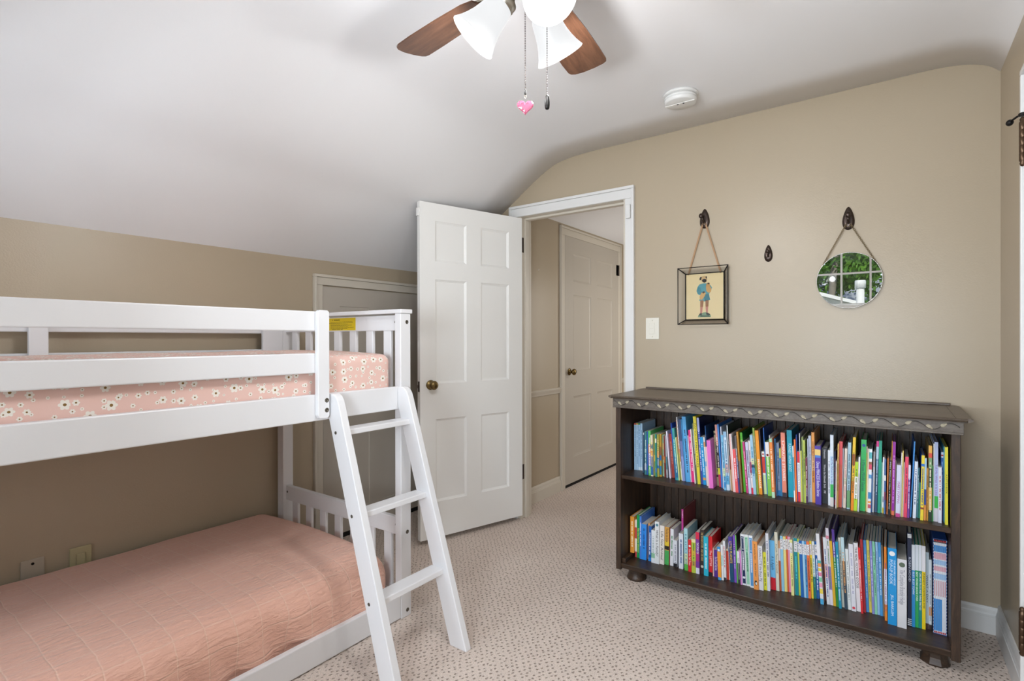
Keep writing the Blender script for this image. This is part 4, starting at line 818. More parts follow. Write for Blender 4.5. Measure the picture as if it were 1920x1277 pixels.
# warning sticker on the end rail
lab = MB().box(-2.262, -2.025, 1.5525, 1.5535, 1.243, 1.302).build('warning_sticker', mat('sticker_yellow', 'dcc014', .5), bed)
INK = mat('black_ink', '262315', .6)
def put_text(body, name, m, parent, centre, size, xdir, ydir, fit=None, off=(0, 0, 0)):
    me = text_mesh(body, size, fit); x = Vector(xdir); y = Vector(ydir); z = x.cross(y)
    mx = Matrix(((x.x, y.x, z.x, centre[0] - off[0]), (x.y, y.y, z.y, centre[1] - off[1]), (x.z, y.z, z.z, centre[2] - off[2]), (0, 0, 0, 1)))
    return mesh_obj(name, me, m, parent, mx)
bl = tuple(bed.location)
put_text('WARNING', 'warning_text', INK, lab, (-2.165, 1.5522, 1.2925), .0095, (1, 0, 0), (0, 0, 1), None, bl)
put_text('A', 'warning_text', INK, lab, (-2.199, 1.5522, 1.2925), .0095, (1, 0, 0), (0, 0, 1), None, bl)
q = MB(); rnd = random.Random(3)
for k in range(7):
    z = 1.283 - k * .0053; x = -2.215 if k != 1 else -2.245
    xe = -2.035 - rnd.random() * .05
    while x < xe:
        w = .004 + rnd.random() * .012; q.box(x, min(x + w, xe), 1.5521, 1.5526, z - .0008, z + .0008); x += w + .0025
for k, (a, b) in enumerate(((-2.205, -2.17), (-2.166, -2.14), (-2.136, -2.12))): q.box(a, b, 1.5521, 1.5526, 1.2465, 1.2485)
q.build('warning_lines', INK, lab)

# ------------------------------------------------------------------ mattress sheets
def drape(name, m, label, cat, x0, x1, y0, y1, zt, zb, R, Re, fold, crown, seed, base):
    nu, nv = 120, 70
    # cross-section arc
    sec = []
    Lt = (x1 - R) - x0; La = pi / 2 * R; Ls = (zt - R) - zb
    tot = Lt + La + Ls
    for k in range(nv + 1):
        s = tot * k / nv
        if s < Lt: sec.append((x0 + s, zt, 0.0, s))
        elif s < Lt + La:
            a = (s - Lt) / R; sec.append((x1 - R + R * sin(a), zt - R + R * cos(a), min(1, a / (pi / 2)), s))
        else: sec.append((x1, zt - R - (s - Lt - La), 1.0, s))
    Le = (zt - Re) - zb; la = pi / 2 * Re; ltot = (y1 - Re - y0) + la + Le
    bm = bmesh.new(); uvl = bm.loops.layers.uv.new('UVMap'); grid = []; uvs = {}
    for i in range(nu + 1):
        t = ltot * i / nu; row = []
        L0 = y1 - Re - y0
        for (x, z, side, s) in sec:
            if t < L0: y, dz, inset = y0 + t, 0, 0
            elif t < L0 + la:
                a = (t - L0) / Re; y = y1 - Re + Re * sin(a); dz = Re * (1 - cos(a)); inset = Re * (1 - cos(a)) * .8
            else: y = y1; dz = Re + (t - L0 - la); inset = Re * .8
            zz = max(zb, z - dz * ((z - zb) / (zt - zb) if side < 1 else (z - zb) / (zt - zb)))
            zz = max(zb, min(zz, zt - dz))
            xx = x - inset * side
            c = crown * sin(pi * min(1, max(0, (x - x0) / (x1 - x0)))) if side == 0 else 0
            n1 = noise.noise(Vector((y * 3.1 + seed, s * 2.2, 0)))
            wr = noise.noise(Vector((y * 13 + x * 6 + seed, s * 5, 3.3)))
            depth = max(0, min(1, (zt - zz) / (zt - zb)))
            q_ = y + zz * .55
            fo = fold * depth ** .7 * side * (noise.noise(Vector((q_ * 11 + seed, 1.7, zz * 2))) * .8 + .28 * sin(q_ * 44 + 3 * n1))
            xx += max(-.020, min(fo, .010)); zz += c + (.004 * n1 + .0022 * wr) * (1 - side) * (1 if t < L0 else .3)
            row.append((bm.verts.new((xx, y, zz)), (t, s)))
        grid.append(row)
    for a, b in zip(grid, grid[1:]):
        for k in range(nv):
            q = (a[k], a[k + 1], b[k + 1], b[k])
            try: fc = bm.faces.new([v for v, _ in q])
            except ValueError: continue
            fc.smooth = True
            for lp, (_, uv) in zip(fc.loops, q): lp[uvl].uv = uv
    bmesh.ops.recalc_face_normals(bm, faces=bm.faces[:])
    if sum(fc.normal.z for fc in bm.faces) < 0: bmesh.ops.reverse_faces(bm, faces=bm.faces[:])
    root = thing(name, label, cat, ((x0 + x1) / 2, (y0 + y1) / 2, base))
    me = bpy.data.meshes.new('cover')
    for v in bm.verts: v.co -= root.location
    bm.to_mesh(me); bm.free(); me.materials.append(m)
    o = bpy.data.objects.new('fitted_cover', me); COL.objects.link(o); o.parent = root
    MB().box(x0 + .004, x1 - .055, y0 + .01, y1 - .03, base, zt - .035, .03, 3).build('mattress_core', mat('ticking', 'e4ddd6', .8), root)
    return root
drape('mattress', M_COVER, 'lower bunk mattress under a dusty pink quilted coverlet', 'mattress', -2.652, -1.733, BY0 + .07, 1.520, .295, .075, .095, .10, .042, .018, 2.0, .05)
drape('mattress', M_DAISY, 'upper bunk mattress in a pink sheet printed with white daisies', 'mattress', -2.605, -1.733, BY0 + .07, 1.515, 1.138, .96, .030, .035, .003, .012, 9.0, .955)

# ------------------------------------------------------------------ ladder
lad = thing('bunk_ladder', 'white three-rung wooden ladder leaning on the upper bunk rail', 'ladder', (-1.45, 1.36, 0))
def stile_profile():
    return [(-1.699, .992), (-1.699, .922), (-1.402, 0), (-1.318, 0), (-1.632, .955), (-1.640, .975), (-1.652, .990), (-1.668, .999), (-1.690, 1.0)]
for y in (1.178, 1.518):
    s = MB().prism(stile_profile(), 'y', y, y + .030, .003).build('ladder_stile', M_BED, lad)
    for x, z in ((-1.652, .857), (-1.560, .568), (-1.467, .281)):
        if y < 1.2: bolt(s, x, y, z, 'y', .0062)
        else: bolt(s, x, y + .030 + .0004, z, 'y', .0062)
for (xb, xf, z0, z1) in RUNGS:
    MB().box(xb, xf, 1.2075, 1.5185, z0, z1, .003).build('rung', M_BED, lad)

# ------------------------------------------------------------------ wall plates
sw = thing('light_switch', 'white rocker light switch on the beige wall beside the doorway', 'switch', (-1.0935, YB, 1.258))
MB().box(-1.1325, -1.0545, YB - .006, YB, 1.197, 1.319, .003).build('switch_plate', M_PLATE, sw)
MB().box(-1.112, -1.079, YB - .0085, YB - .004, 1.226, 1.292, .002).box(-1.109, -1.082, YB - .0105, YB - .006, 1.258, 1.289, .0015).build('rocker', M_PLATE, sw)
for z in (1.212, 1.304): MB().lathe([(0, 0), (.0035, 0), (.003, .0012), (0, .0014)], 10, Matrix.Translation((-1.0935, YB - .006, z)) @ Matrix.Rotation(pi / 2, 4, 'X')).build('screw', mat('cream_screw', 'cfc9b8', .4), sw)
p1 = thing('wall_plate', 'cream cable wall plate with a centre hole, low behind the bunk', 'wall plate', (XL, .553, .292))
MB().box(XL, XL + .006, .518, .589, .235, .351, .003).build('plate', mat('cream_plate', 'b9ae9d', .45), p1)
MB().lathe([(0, 0), (.005, 0), (.005, .003), (.0025, .0035), (.0025, .001), (0, .001)], 12, Matrix.Translation((XL + .0055, .553, .334)) @ Matrix.Rotation(pi / 2, 4, 'Y')).build('cable_hole', M_DARK, p1)
p2 = thing('wall_outlet', 'ivory outlet cover on the wall just above the pink coverlet', 'outlet', (XL, .7015, .294))
MB().box(XL, XL + .010, .665, .738, .237, .353, .004).build('plate', M_IVORY, p2)
MB().box(XL + .009, XL + .012, .685, .718, .262, .328, .004).build('socket', M_IVORY, p2)

# ------------------------------------------------------------------ smoke detector
sd = thing('smoke_detector', 'round white smoke detector on the ceiling near the doorway wall', 'smoke detector', (-.80, 2.455, 2.343))
T = Matrix.Translation((-.80, 2.455, 2.3435))
MB().lathe([(0, 0), (.079, 0), (.079, -.009), (.076, -.011), (0, -.011)], 40, T).build('base_plate', mat('detector_white', 'e2e1de', .4), sd)
MB().lathe([(.070, -.011), (.070, -.016), (.0735, -.017), (.0735, -.021), (.070, -.022), (.070, -.0255), (.0735, -.0265), (.073, -.032), (.070, -.042), (.066, -.0445), (0, -.0455)], 40, T).build('body', mat('detector_white', 'e2e1de', .4), sd)
MB().box(-.868, -.732, 2.440, 2.453, 2.2965, 2.3, .001).build('centre_band', mat('detector_band', 'ebeae6', .35), sd)
g = MB()
for x in (-.810, -.783): g.lathe([(0, 0), (.0045, 0), (.0045, .002), (0, .002)], 10, Matrix.Translation((x, 2.4465, 2.2955)))
g.build('indicator', M_DARK, sd)

# ------------------------------------------------------------------ hooks, framed print, mirror
def hook(label, x, zb, h, w, turn):
    hk = thing('wall_hook', label, 'hook', (x, YB, zb + h / 2))
    # tapered oval back plate, domed
    t = bmesh.new(); n = 28; rings = []
    for (k, d) in ((1.0, 0), (1.0, .004), (.86, .0085), (.55, .011)):
        rings.append([t.verts.new((x + k * w / 2 * sin(a) * (1 - .36 * cos(a)), YB - d, zb + h * .47 + k * h * .5 * cos(a) + .0 * (1 - k))) for a in [2 * pi * i / n for i in range(n)]])
    for A, B in zip(rings, rings[1:]):
        for i in range(n): q = t.faces.new((A[i], A[(i + 1) % n], B[(i + 1) % n], B[i])); q.smooth = True
    t.faces.new(rings[-1]); bmesh.ops.recalc_face_normals(t, faces=t.faces[:])
    m = MB(); m._merge(t); m.build('back_plate', M_BRONZE, hk)
    zc = zb + h * .40; s = h / .105
    m = MB().tube([(x, YB - .008, zc - .012 * s), (x, YB - .022 * s, zc - .014 * s), (x + turn * .3, YB - .032 * s, zc - .004 * s), (x + turn * .7, YB - .036 * s, zc + .010 * s)], [.006 * s, .0055 * s, .0055 * s, .006 * s], 10)
    m.sphere((x + turn, YB - .036 * s, zc + .018 * s), .0115 * s, 3, (1, .85, 1.2))
    m.build('peg', M_BRONZE, hk)
    m = MB().tube([(x + .009 * s * cos(a), YB - .016 * s, zc - .022 * s + .009 * s * sin(a)) for a in [2 * pi * i / 20 for i in range(20)]], .0018 * s, 6, closed=True)
    m.build('ring', M_BRONZE, hk)
    return hk
hook('bronze oval wall hook holding the framed dog print', -.805, 1.790, .104, .048, -.010)
hook('small empty bronze wall hook between the print and the mirror', -.496, 1.585, .084, .036, 0)
hook('bronze oval wall hook holding the round mirror', -.160, 1.703, .106, .046, 0)

fr = thing('picture_frame', 'black-edged glass box frame with a vintage dog print on a leather strap', 'picture', (-.815, YB, 1.27))
fx0, fx1, fz0, fz1, yf = -.938, -.680, 1.277, 1.580, YB - .036
bx0, bx1, bz0, bz1, yb = -.905, -.706, 1.302, 1.549, YB - .007
fo = [(fx0, yf, fz0), (fx1, yf, fz0), (fx1, yf, fz1), (fx0, yf, fz1)]; bo = [(bx0, yb, bz0), (bx1, yb, bz0), (bx1, yb, bz1), (bx0, yb, bz1)]
MB().tube(fo, .0032, 6, closed=True).build('front_rim', M_BLACK, fr)
m = MB()
for a, b in zip(fo, bo): m.tube([a, b], .0028, 6)
m.build('corner_bar', M_BLACK, fr)
MB().tube(bo, .0042, 6, closed=True).build('inner_rim', M_BLACK, fr)
m = MB()
for i in range(4): m.face([fo[i], fo[(i + 1) % 4], bo[(i + 1) % 4], bo[i]])
m.build('glass_side', M_GLASS, fr)
PY = yb + .001
pr = MB().box(bx0, bx1, PY, PY + .003, bz0, bz1).build('print', add_bump(mat('aged_paper', 'e4cfa2', .8), 30, .05), fr)
MB().box(bx0, bx1, PY - .0028, PY - .0016, bz0, bz1).build('glass_pane', M_GLASS, fr)
def flat(parent, name, col, pts, d=.0004):
    cx, cz = -.8055, 1.4255
    sc_ = .2 / 380
    return MB().prism([(cx + (x - 330) * sc_, cz - (y - 930) * sc_) for x, y in pts], 'y', PY - d, PY - .0001).build(name, mat(name, col, .8), parent)
# figure of a standing dog in a short blue coat with a pup in each arm, on a green mound
flat(pr, 'mound', '7f9a7c', [(262, 1140), (270, 1118), (300, 1104), (318, 1092), (350, 1090), (366, 1106), (390, 1120), (392, 1140)])
flat(pr, 'mound_shade', '4f6a58', [(280, 1139), (300, 1120), (340, 1124), (372, 1118), (388, 1139)], .0005)
flat(pr, 'stocking', 'c07f72', [(288, 1030), (312, 1030), (306, 1100), (286, 1104)])
flat(pr, 'stocking', 'c07f72', [(340, 1030), (366, 1030), (362, 1098), (346, 1102)])
flat(pr, 'leg', '9a6a48', [(288, 970), (322, 970), (314, 1036), (287, 1036)], .0005)
flat(pr, 'leg', '9a6a48', [(338, 970), (372, 970), (368, 1034), (340, 1034)], .0005)
flat(pr, 'shoe', '3f4440', [(270, 1122), (284, 1100), (306, 1100), (300, 1124)], .0006)
flat(pr, 'shoe', '3f4440', [(344, 1100), (362, 1096), (386, 1112), (384, 1120), (350, 1118)], .0006)
flat(pr, 'coat', '5b9aa2', [(262, 830), (280, 806), (320, 798), (356, 800), (390, 822), (404, 846), (392, 880), (374, 910), (386, 968), (330, 982), (276, 972), (292, 920), (262, 904), (250, 870)])
flat(pr, 'coat_fold', '3f7d88', [(322, 912), (372, 906), (384, 966), (332, 978)], .0005)
flat(pr, 'sleeve', '4a8a94', [(262, 832), (290, 838), (300, 880), (330, 874), (334, 900), (276, 910), (252, 880)], .0005)
flat(pr, 'pup', 'c99a5c', [(346, 812), (362, 792), (380, 800), (384, 830), (398, 856), (392, 888), (372, 898), (350, 880), (344, 840)], .0006)
flat(pr, 'pup', 'd0a468', [(280, 930), (300, 892), (330, 880), (342, 900), (330, 930), (306, 962), (284, 960)], .0006)
flat(pr, 'pup_mask', '3a3230', [(356, 806), (366, 792), (380, 798), (376, 812)], .0007)
flat(pr, 'pup_mask', '4a3a30', [(306, 890), (326, 878), (336, 890), (318, 902)], .0007)
flat(pr, 'head', 'c9a878', [(286, 748), (300, 728), (330, 724), (348, 730), (356, 752), (350, 782), (330, 796), (308, 784), (296, 764)], .0006)
flat(pr, 'muzzle', '2f2a2a', [(304, 764), (324, 752), (348, 758), (350, 780), (332, 792), (312, 784)], .0007)
flat(pr, 'ear', '2f2a2a', [(280, 750), (290, 730), (304, 734), (296, 762), (284, 766)], .0007)
flat(pr, 'ear', '2f2a2a', [(338, 732), (352, 728), (355, 748), (346, 752)], .0007)
m = MB()
for (x0, x1) in ((-.8115, -.889), (-.7985, -.724)):
    a = Vector((x0, YB - .014, 1.812)); b = Vector((x1, YB - .006, 1.552)); d = (b - a).normalized(); n = Vector((d.z, 0, -d.x)).normalized() * .0042
    b = a + d * (b - a).length * 1.03
    t = bmesh.new(); V = [t.verts.new(p) for p in (a - n, a + n, b + n, b - n)]; V2 = [t.verts.new(v.co + Vector((0, -.0016, 0))) for v in V]
    t.faces.new(V); t.faces.new(V2[::-1])
    for i in range(4): t.faces.new((V[i], V[(i + 1) % 4], V2[(i + 1) % 4], V2[i]))
    bmesh.ops.recalc_face_normals(t, faces=t.faces[:]); m._merge(t)
m.tube([(-.8115, YB - .0148, 1.812), (-.808, YB - .0152, 1.8175), (-.802, YB - .0152, 1.8175), (-.7985, YB - .0148, 1.812)], .002, 6)
m.build('leather_strap', M_LEATHER, fr)

mi = thing('wall_mirror', 'round frameless mirror hanging by a metal chain on the beige wall', 'mirror', (-.158, YB, 1.338))
MR, MZ, MXc = .1275, 1.4665, -.1585
TM = Matrix.Translation((MXc, YB - .012, MZ)) @ Matrix.Rotation(radians(MIRROR_TILT), 4, 'X') @ Matrix.Rotation(radians(MIRROR_YAW), 4, 'Z') @ Matrix.Rotation(pi / 2, 4, 'X')
MB().lathe([(0, -.004), (MR - .0015, -.004), (MR + .0012, -.003), (MR + .0012, .0052), (MR - .0010, .0058), (MR - .0012, .0042), (0, .0042)], 72, TM).build('mirror_back', mat('mirror_rim', 'c9c6c0', .25, .9), mi)
MB().lathe([(MR - .0014, .0048), (0, .0048)], 72, TM, smooth=False, close=False).build('mirror_glass', M_MIRROR, mi)
m = MB()
ccol = mat('chain_metal', '8a7a5e', .4, .9)
for (xe, ze) in ((MXc - .100, MZ + .082), (MXc + .100, MZ + .082)):
    a = Vector((-.160 + (-.009 if xe < MXc else .009), YB - .016, 1.722)); b = Vector((xe, YB - .012, ze)); d = b - a; n = int(d.length / .0072); d.normalize()
    s = d.cross(Vector((0, 1, 0))).normalized()
    for k in range(n + 1):
        c0 = a + (b - a) * (k / n); w = s if k % 2 == 0 else (Vector((0, 1, 0)) * .8 + s * .5)
        m.tube([c0 + d * .0052 * cos(t) + w * .0036 * sin(t) for t in [2 * pi * i / 10 for i in range(10)]], .0011, 5, closed=True)
m.tube([(-.169, YB - .016, 1.722), (-.166, YB - .017, 1.715), (-.160, YB - .018, 1.712), (-.154, YB - .017, 1.715), (-.151, YB - .016, 1.722)], .0014, 6)
m.build('hanging_chain', ccol, mi)

# ------------------------------------------------------------------ ceiling fan with lamps
HX, HY = -.750, 1.104
fan = thing('ceiling_fan', 'five-blade walnut ceiling fan with three frosted bell lamps', 'fan', (HX, HY, 2.342))
TF = Matrix.Translation((HX, HY, 0))
MB().lathe([(0, 2.343), (.075, 2.343), (.075, 2.325), (.062, 2.30), (.05, 2.285), (0, 2.285)], 32, TF).build('canopy', M_NICKEL, fan)
MB().lathe([(0, 2.287), (.05, 2.285), (.095, 2.262), (.105, 2.235), (.105, 2.18), (.09, 2.150), (.055, 2.135), (0, 2.135)], 36, TF).build('motor_housing', M_NICKEL, fan)
MB().lathe([(0, 2.137), (.048, 2.135), (.052, 2.122), (.050, 2.108), (.054, 2.102), (.054, 2.096), (.036, 2.088), (.018, 2.084), (0, 2.083)], 32, TF).build('switch_housing', M_NICKEL, fan)
A0 = 35.894
for k in range(5):
    ang = radians(63.8 + 72.3 * k + A0)
    mx = TF @ Matrix.Rotation(ang, 4, 'Z')
    tw = mx @ Matrix.Translation((0, 0, 2.122)) @ Matrix.Rotation(radians(-11), 4, 'X')
    # blade outline (x outward, y across)
    out = [(.165, -.040), (.20, -.052), (.30, -.060), (.42, -.065), (.492, -.066)]
    cr = [(.509 + .0 * i, 0) for i in range(0)]
    tip = [(.505, -.062), (.511, -.050), (.514, -.02), (.512, .02), (.504, .048), (.494, .060), (.480, .065)]
    out += tip + [(.42, .066), (.30, .061), (.20, .052), (.165, .040)]
    t = bmesh.new(); A = [t.verts.new((x, y, .0025)) for x, y in out]; B = [t.verts.new((x, y, -.0025)) for x, y in out]; n = len(out)
    uvl = t.loops.layers.uv.new('UVMap')
    t.faces.new(A); t.faces.new(B[::-1])
    for i in range(n): t.faces.new((A[i], B[i], B[(i + 1) % n], A[(i + 1) % n]))
    for fc in t.faces:
        for lp in fc.loops: lp[uvl].uv = (lp.vert.co.x + k * 3.7, lp.vert.co.y + k * 1.3)
    bmesh.ops.recalc_face_normals(t, faces=t.faces[:]); t.transform(tw)
    b = MB(); b._merge(t); bl_ = b.build('fan_blade', M_WALNUT, fan)
    MB().prism([(.085, -.016), (.15, -.013), (.20, -.034), (.235, -.030), (.235, .030), (.20, .034), (.15, .013), (.085, .016)], 'z', .003, .008, .001, tw).build('blade_iron', M_NICKEL, bl_)
for k, a in enumerate((48, 173, -69)):
    ang = radians(a + A0)
    up = .016 if k == 2 else 0
    n0 = Vector((.050, 0, 2.070 + up)); n1 = Vector((.138 if k == 2 else .141, 0, 1.974 + up)); ax = (n1 - n0).normalized()
    base = TF @ Matrix.Rotation(ang, 4, 'Z')
    rotm = Vector((0, 0, 1)).rotation_difference(ax).to_matrix().to_4x4()
    mx = base @ Matrix.Translation(n0) @ rotm
    MB().tube([base @ Vector(v) for v in ((.030, 0, 2.108), (.046, 0, 2.106), (.052, 0, 2.094), (.046, 0, 2.080 + up))], .007, 10).build('lamp_arm', M_NICKEL, fan)
    MB().lathe([(0, -.014), (.014, -.014), (.020, -.006), (.030, .000), (.033, .004), (.033, .022), (.030, .024), (0, .024)], 28, mx).build('lamp_fitter', M_NICKEL, fan)
    Lh = (n1 - n0).length
    prof = [(.029, .012), (.032, .020), (.036, .030), (.0385, .045), (.041, .060), (.0445, .078), (.050, .096), (.057, .113), (.0635, .125), (.0665, .130), (.0655, .131), (.0615, .1245), (.055, .1125), (.048, .0955), (.0425, .0775), (.039, .0600), (.0365, .045), (.033, .030)]
    s = MB().lathe(prof, 40, mx, close=False).build('lamp_shade', M_SHADE, fan)
    MB().lathe([(0, .024), (.012, .026), (.013, .045), (.022, .066), (.024, .078), (.019, .092), (.009, .099), (0, .1005)], 18, mx).build('bulb', M_SHADE, s)
    sc_ = MB()
    for q in range(3):
        a3 = 2 * pi * q / 3 + 1.2
        sc_.sphere((.034 * cos(a3), .034 * sin(a3), .013), .0035, 1)
    sc_.bm.transform(mx); sc_.build('thumb_screw', M_NICKEL, s)
    p = mx @ Vector((0, 0, .158))
    light('fan_bulb', 'POINT', p, FAN_LAMP, (.97, .98, 1), shadow_soft_size=.035)
def bead_chain(parent, x, y, z0, z1):
    m = MB(); n = int((z0 - z1) / .0043)
    for k in range(n + 1): m.sphere((x, y, z0 + (z1 - z0) * k / n), .0016, 1)
    return m.build('pull_chain', M_BRONZE, parent)
ch = bead_chain(fan, -.7552, 1.1033, 2.086, 1.832)
MB().lathe([(.0022, 0), (.0026, .002), (.0026, .010), (.002, .012)], 8, Matrix.Translation((-.7552, 1.1033, 1.8225))).build('chain_end', M_BLACK, ch)
# faceted heart
hx, hy, hz, hs = -.7552, 1.1033, 1.7885, .0212
hp_ = []
for i in range(26):
    t = 2 * pi * i / 26
    hp_.append((.0625 * 16 * sin(t) ** 3, .0625 * (13 * cos(t) - 5 * cos(2 * t) - 2 * cos(3 * t) - cos(4 * t)) + .16))
Rv, Wv = Vector((cos(yaw), sin(yaw), 0)), Vector((-sin(yaw), cos(yaw), 0))
t = bmesh.new(); rings = []
for (k, d) in ((.58, -.0075), (.88, -.0045), (1.0, 0), (.88, .0045), (.58, .0075)):
    rings.append([t.verts.new(Vector((hx, hy, hz)) + Rv * px_ * k * hs + Vector((0, 0, 1)) * pz * k * hs + Wv * d) for px_, pz in hp_])
for A, B in zip(rings, rings[1:]):
    for i in range(26): t.faces.new((A[i], A[(i + 1) % 26], B[(i + 1) % 26], B[i]))
t.faces.new(rings[0]); t.faces.new(rings[-1]); bmesh.ops.recalc_face_normals(t, faces=t.faces[:])
m = MB(); m._merge(t); tag(m.build('heart_pendant', M_HEART, ch), 'pink crystal heart')
MB().tube([(hx + .003 * cos(a), hy, 1.817 + .0045 * sin(a)) for a in [2 * pi * i / 14 for i in range(14)]], .0007, 5, closed=True).build('pendant_loop', M_NICKEL, ch)
ch2 = bead_chain(fan, -.7102, 1.1361, 2.092, 1.822)
MB().lathe([(0, .036), (.003, .0355), (.0052, .031), (.0066, .018), (.0066, .010), (.0056, .002), (.004, 0), (0, 0)], 14, Matrix.Translation((-.7102, 1.1361, 1.7855))).build('pull_fob', M_BLACK, ch2)

# ------------------------------------------------------------------ bookcase
KX0, KX1, KY0, KY1 = -1.121, .200, 2.436, 2.846
bc = thing('bookcase', 'dark stained wooden bookcase with carved vine frieze against the beige wall', 'bookcase', (-.46, 2.64, 0))
MB().box(KX0, KX0 + .026, KY0, KY1, .046, .902, .002).build('side_panel', M_WOODZ, bc)
MB().box(KX1 - .027, KX1, KY0, KY1, .046, .902, .002).build('side_panel', M_WOODZ, bc)
m = MB(); x = KX0 + .026; rb = random.Random(5)
while x < KX1 - .03:
    w = min(.040, KX1 - .027 - x); m.box(x, x + w - .0015, 2.832 - rb.random() * .0008, KY1 - .004, .05, .895, .0012, 1); x += w
m.build('back_boards', M_WOODZ, bc)
# shelves with a rough front edge
def shelf(name, z0, z1, y0, x0=KX0 + .0255, x1=KX1 - .0265, rough=.0015):
    t = bmesh.new(); n = 60; A = []; rs = random.Random(9)
    for i in range(n + 1):
        xx = x0 + (x1 - x0) * i / n; e = rough * noise.noise(Vector((xx * 14, z0 * 9, 0)))
        A.append([t.verts.new(p) for p in ((xx, y0 + e + .003, z1), (xx, y0 + e, z1 - .003), (xx, y0 + e * 1.5 + .001, z0 + .003 + e * .8), (xx, y0 + e + .004, z0 + e), (xx, 2.831, z0), (xx, 2.831, z1))])
    for a, b in zip(A, A[1:]):
        for k in range(6): t.faces.new((a[k], a[(k + 1) % 6], b[(k + 1) % 6], b[k]))
    t.faces.new(A[0]); t.faces.new(A[-1]); bmesh.ops.recalc_face_normals(t, faces=t.faces[:])
    s = MB(); s._merge(t); return s.build(name, M_WOODX, bc)
shelf('shelf', .498, .518, 2.446, rough=.003); shelf('bottom_shelf', .054, .078, 2.440, rough=.001)
MB().box(KX0 + .0262, KX0 + .044, 2.452, 2.80, .0785, .0995, .0015).build('cleat', M_WOODX, bc)
# top
m = MB().prism([(2.400, .9155), (2.402, .911), (2.410, .9075), (2.420, .9045), (2.420, .9015), (2.851, .9015), (2.851, .9195), (2.410, .9195), (2.403, .9185)], 'x', -1.130, .216, .0008)
m.build('top_board', M_WOODTOP, bc)
MB().prism([(-1.146, .9155), (-1.144, .911), (-1.132, .9045), (-1.130, .9045), (-1.130, .9195), (-1.140, .9195)], 'y', 2.401, 2.846, .0005).build('top_moulding', M_WOODTOP, bc)
MB().prism([(.232, .9140), (.230, .9105), (.218, .9045), (.216, .9045), (.216, .9185), (.226, .9180)], 'y', 2.401, 2.846, .0005).build('top_moulding', M_WOODTOP, bc)
MB().box(-1.124, .200, 2.838, 2.850, .9185, .929, .003).build('back_lip', M_WOODTOP, bc)
MB().box(.183, .1855, 2.412, 2.838, .9190, .9212, .0008).build('end_batten', M_WOODTOP, bc)
# carved frieze
FY = 2.424
m = MB().box(-1.131, .207, FY, FY + .014, .8655, .9035, .001)
m.box(-1.131, .207, FY - .0035, FY + .012, .8575, .8655, .0022); m.box(-1.131, .207, FY - .0016, FY + .01, .8650, .8685, .001); m.box(-1.131, .207, FY - .002, FY + .01, .9000, .9045, .0012)
m.box(.193, .207, FY + .012, 2.70, .8575, .9035, .001); m.box(-1.131, -1.117, FY + .012, 2.70, .8575, .9035, .001)
m.build('frieze', M_FRIEZE, bc)
PER = .1005
pts = [(-1.125 + i * .004, FY - .0004, .8845 + .0125 * sin(2 * pi * (i * .004) / PER + 2.2)) for i in range(int(1.325 / .004))]
MB().tube(pts, .0011, 5).build('vine_carving', mat('vine_groove', '2a241f', .6), bc)
pts = [(p[0] + .0015, FY + .0002, p[2] - .0028) for p in pts]
MB().tube(pts, .0013, 5).build('vine_carving', M_FRIEZE, bc)
def leaf(cx, cz, ang, L=.026, w=.0085):
    n = 14; t = bmesh.new(); top = []; ring = []
    for i in range(n):
        a = 2 * pi * i / n; u_ = cos(a); v_ = sin(a) * (1 - .55 * u_) * .72
        px_, pz_ = u_ * L / 2, v_ * w
        q = (cx + px_ * cos(ang) - pz_ * sin(ang), cz + px_ * sin(ang) + pz_ * cos(ang)); ring.append(t.verts.new((q[0], FY + .0003, q[1])))
        q2 = (cx + (px_ * .72 - .001) * cos(ang) - pz_ * .6 * sin(ang), cz + (px_ * .72 - .001) * sin(ang) + pz_ * .6 * cos(ang)); top.append(t.verts.new((q2[0], FY - .0022, q2[1])))
    for i in range(n): q = t.faces.new((ring[i], ring[(i + 1) % n], top[(i + 1) % n], top[i])); q.smooth = True
    t.faces.new(top); bmesh.ops.recalc_face_normals(t, faces=t.faces[:])
    s = MB(); s._merge(t); return s.build('leaf_carving', M_LEAF_WORN, bc)
k = 0
while True:
    xl = -1.093 + k * PER
    if xl > .19: break
    leaf(xl, .8785, radians(-38)); 
    if xl + .040 < .18: leaf(xl + .040, .8895, radians(30), .024)
    k += 1
# feet: squat turned blocks flaring to the floor
for (x, y, seg) in ((KX0 + .085, 2.493, 28), (KX1 - .070, 2.493, 8), (KX0 + .085, 2.79, 28), (KX1 - .070, 2.79, 8)):
    mx = Matrix.Translation((x, y, 0)) @ Matrix.Rotation(radians(22.5 if seg == 8 else 0), 4, 'Z')
    MB().lathe([(0, .055), (.036, .055), (.0375, .050), (.037, .040), (.0385, .028), (.043, .016), (.047, .007), (.0465, .003), (.043, 0), (0, 0)], seg, mx, smooth=seg > 10).build('foot', M_WOODX, bc)

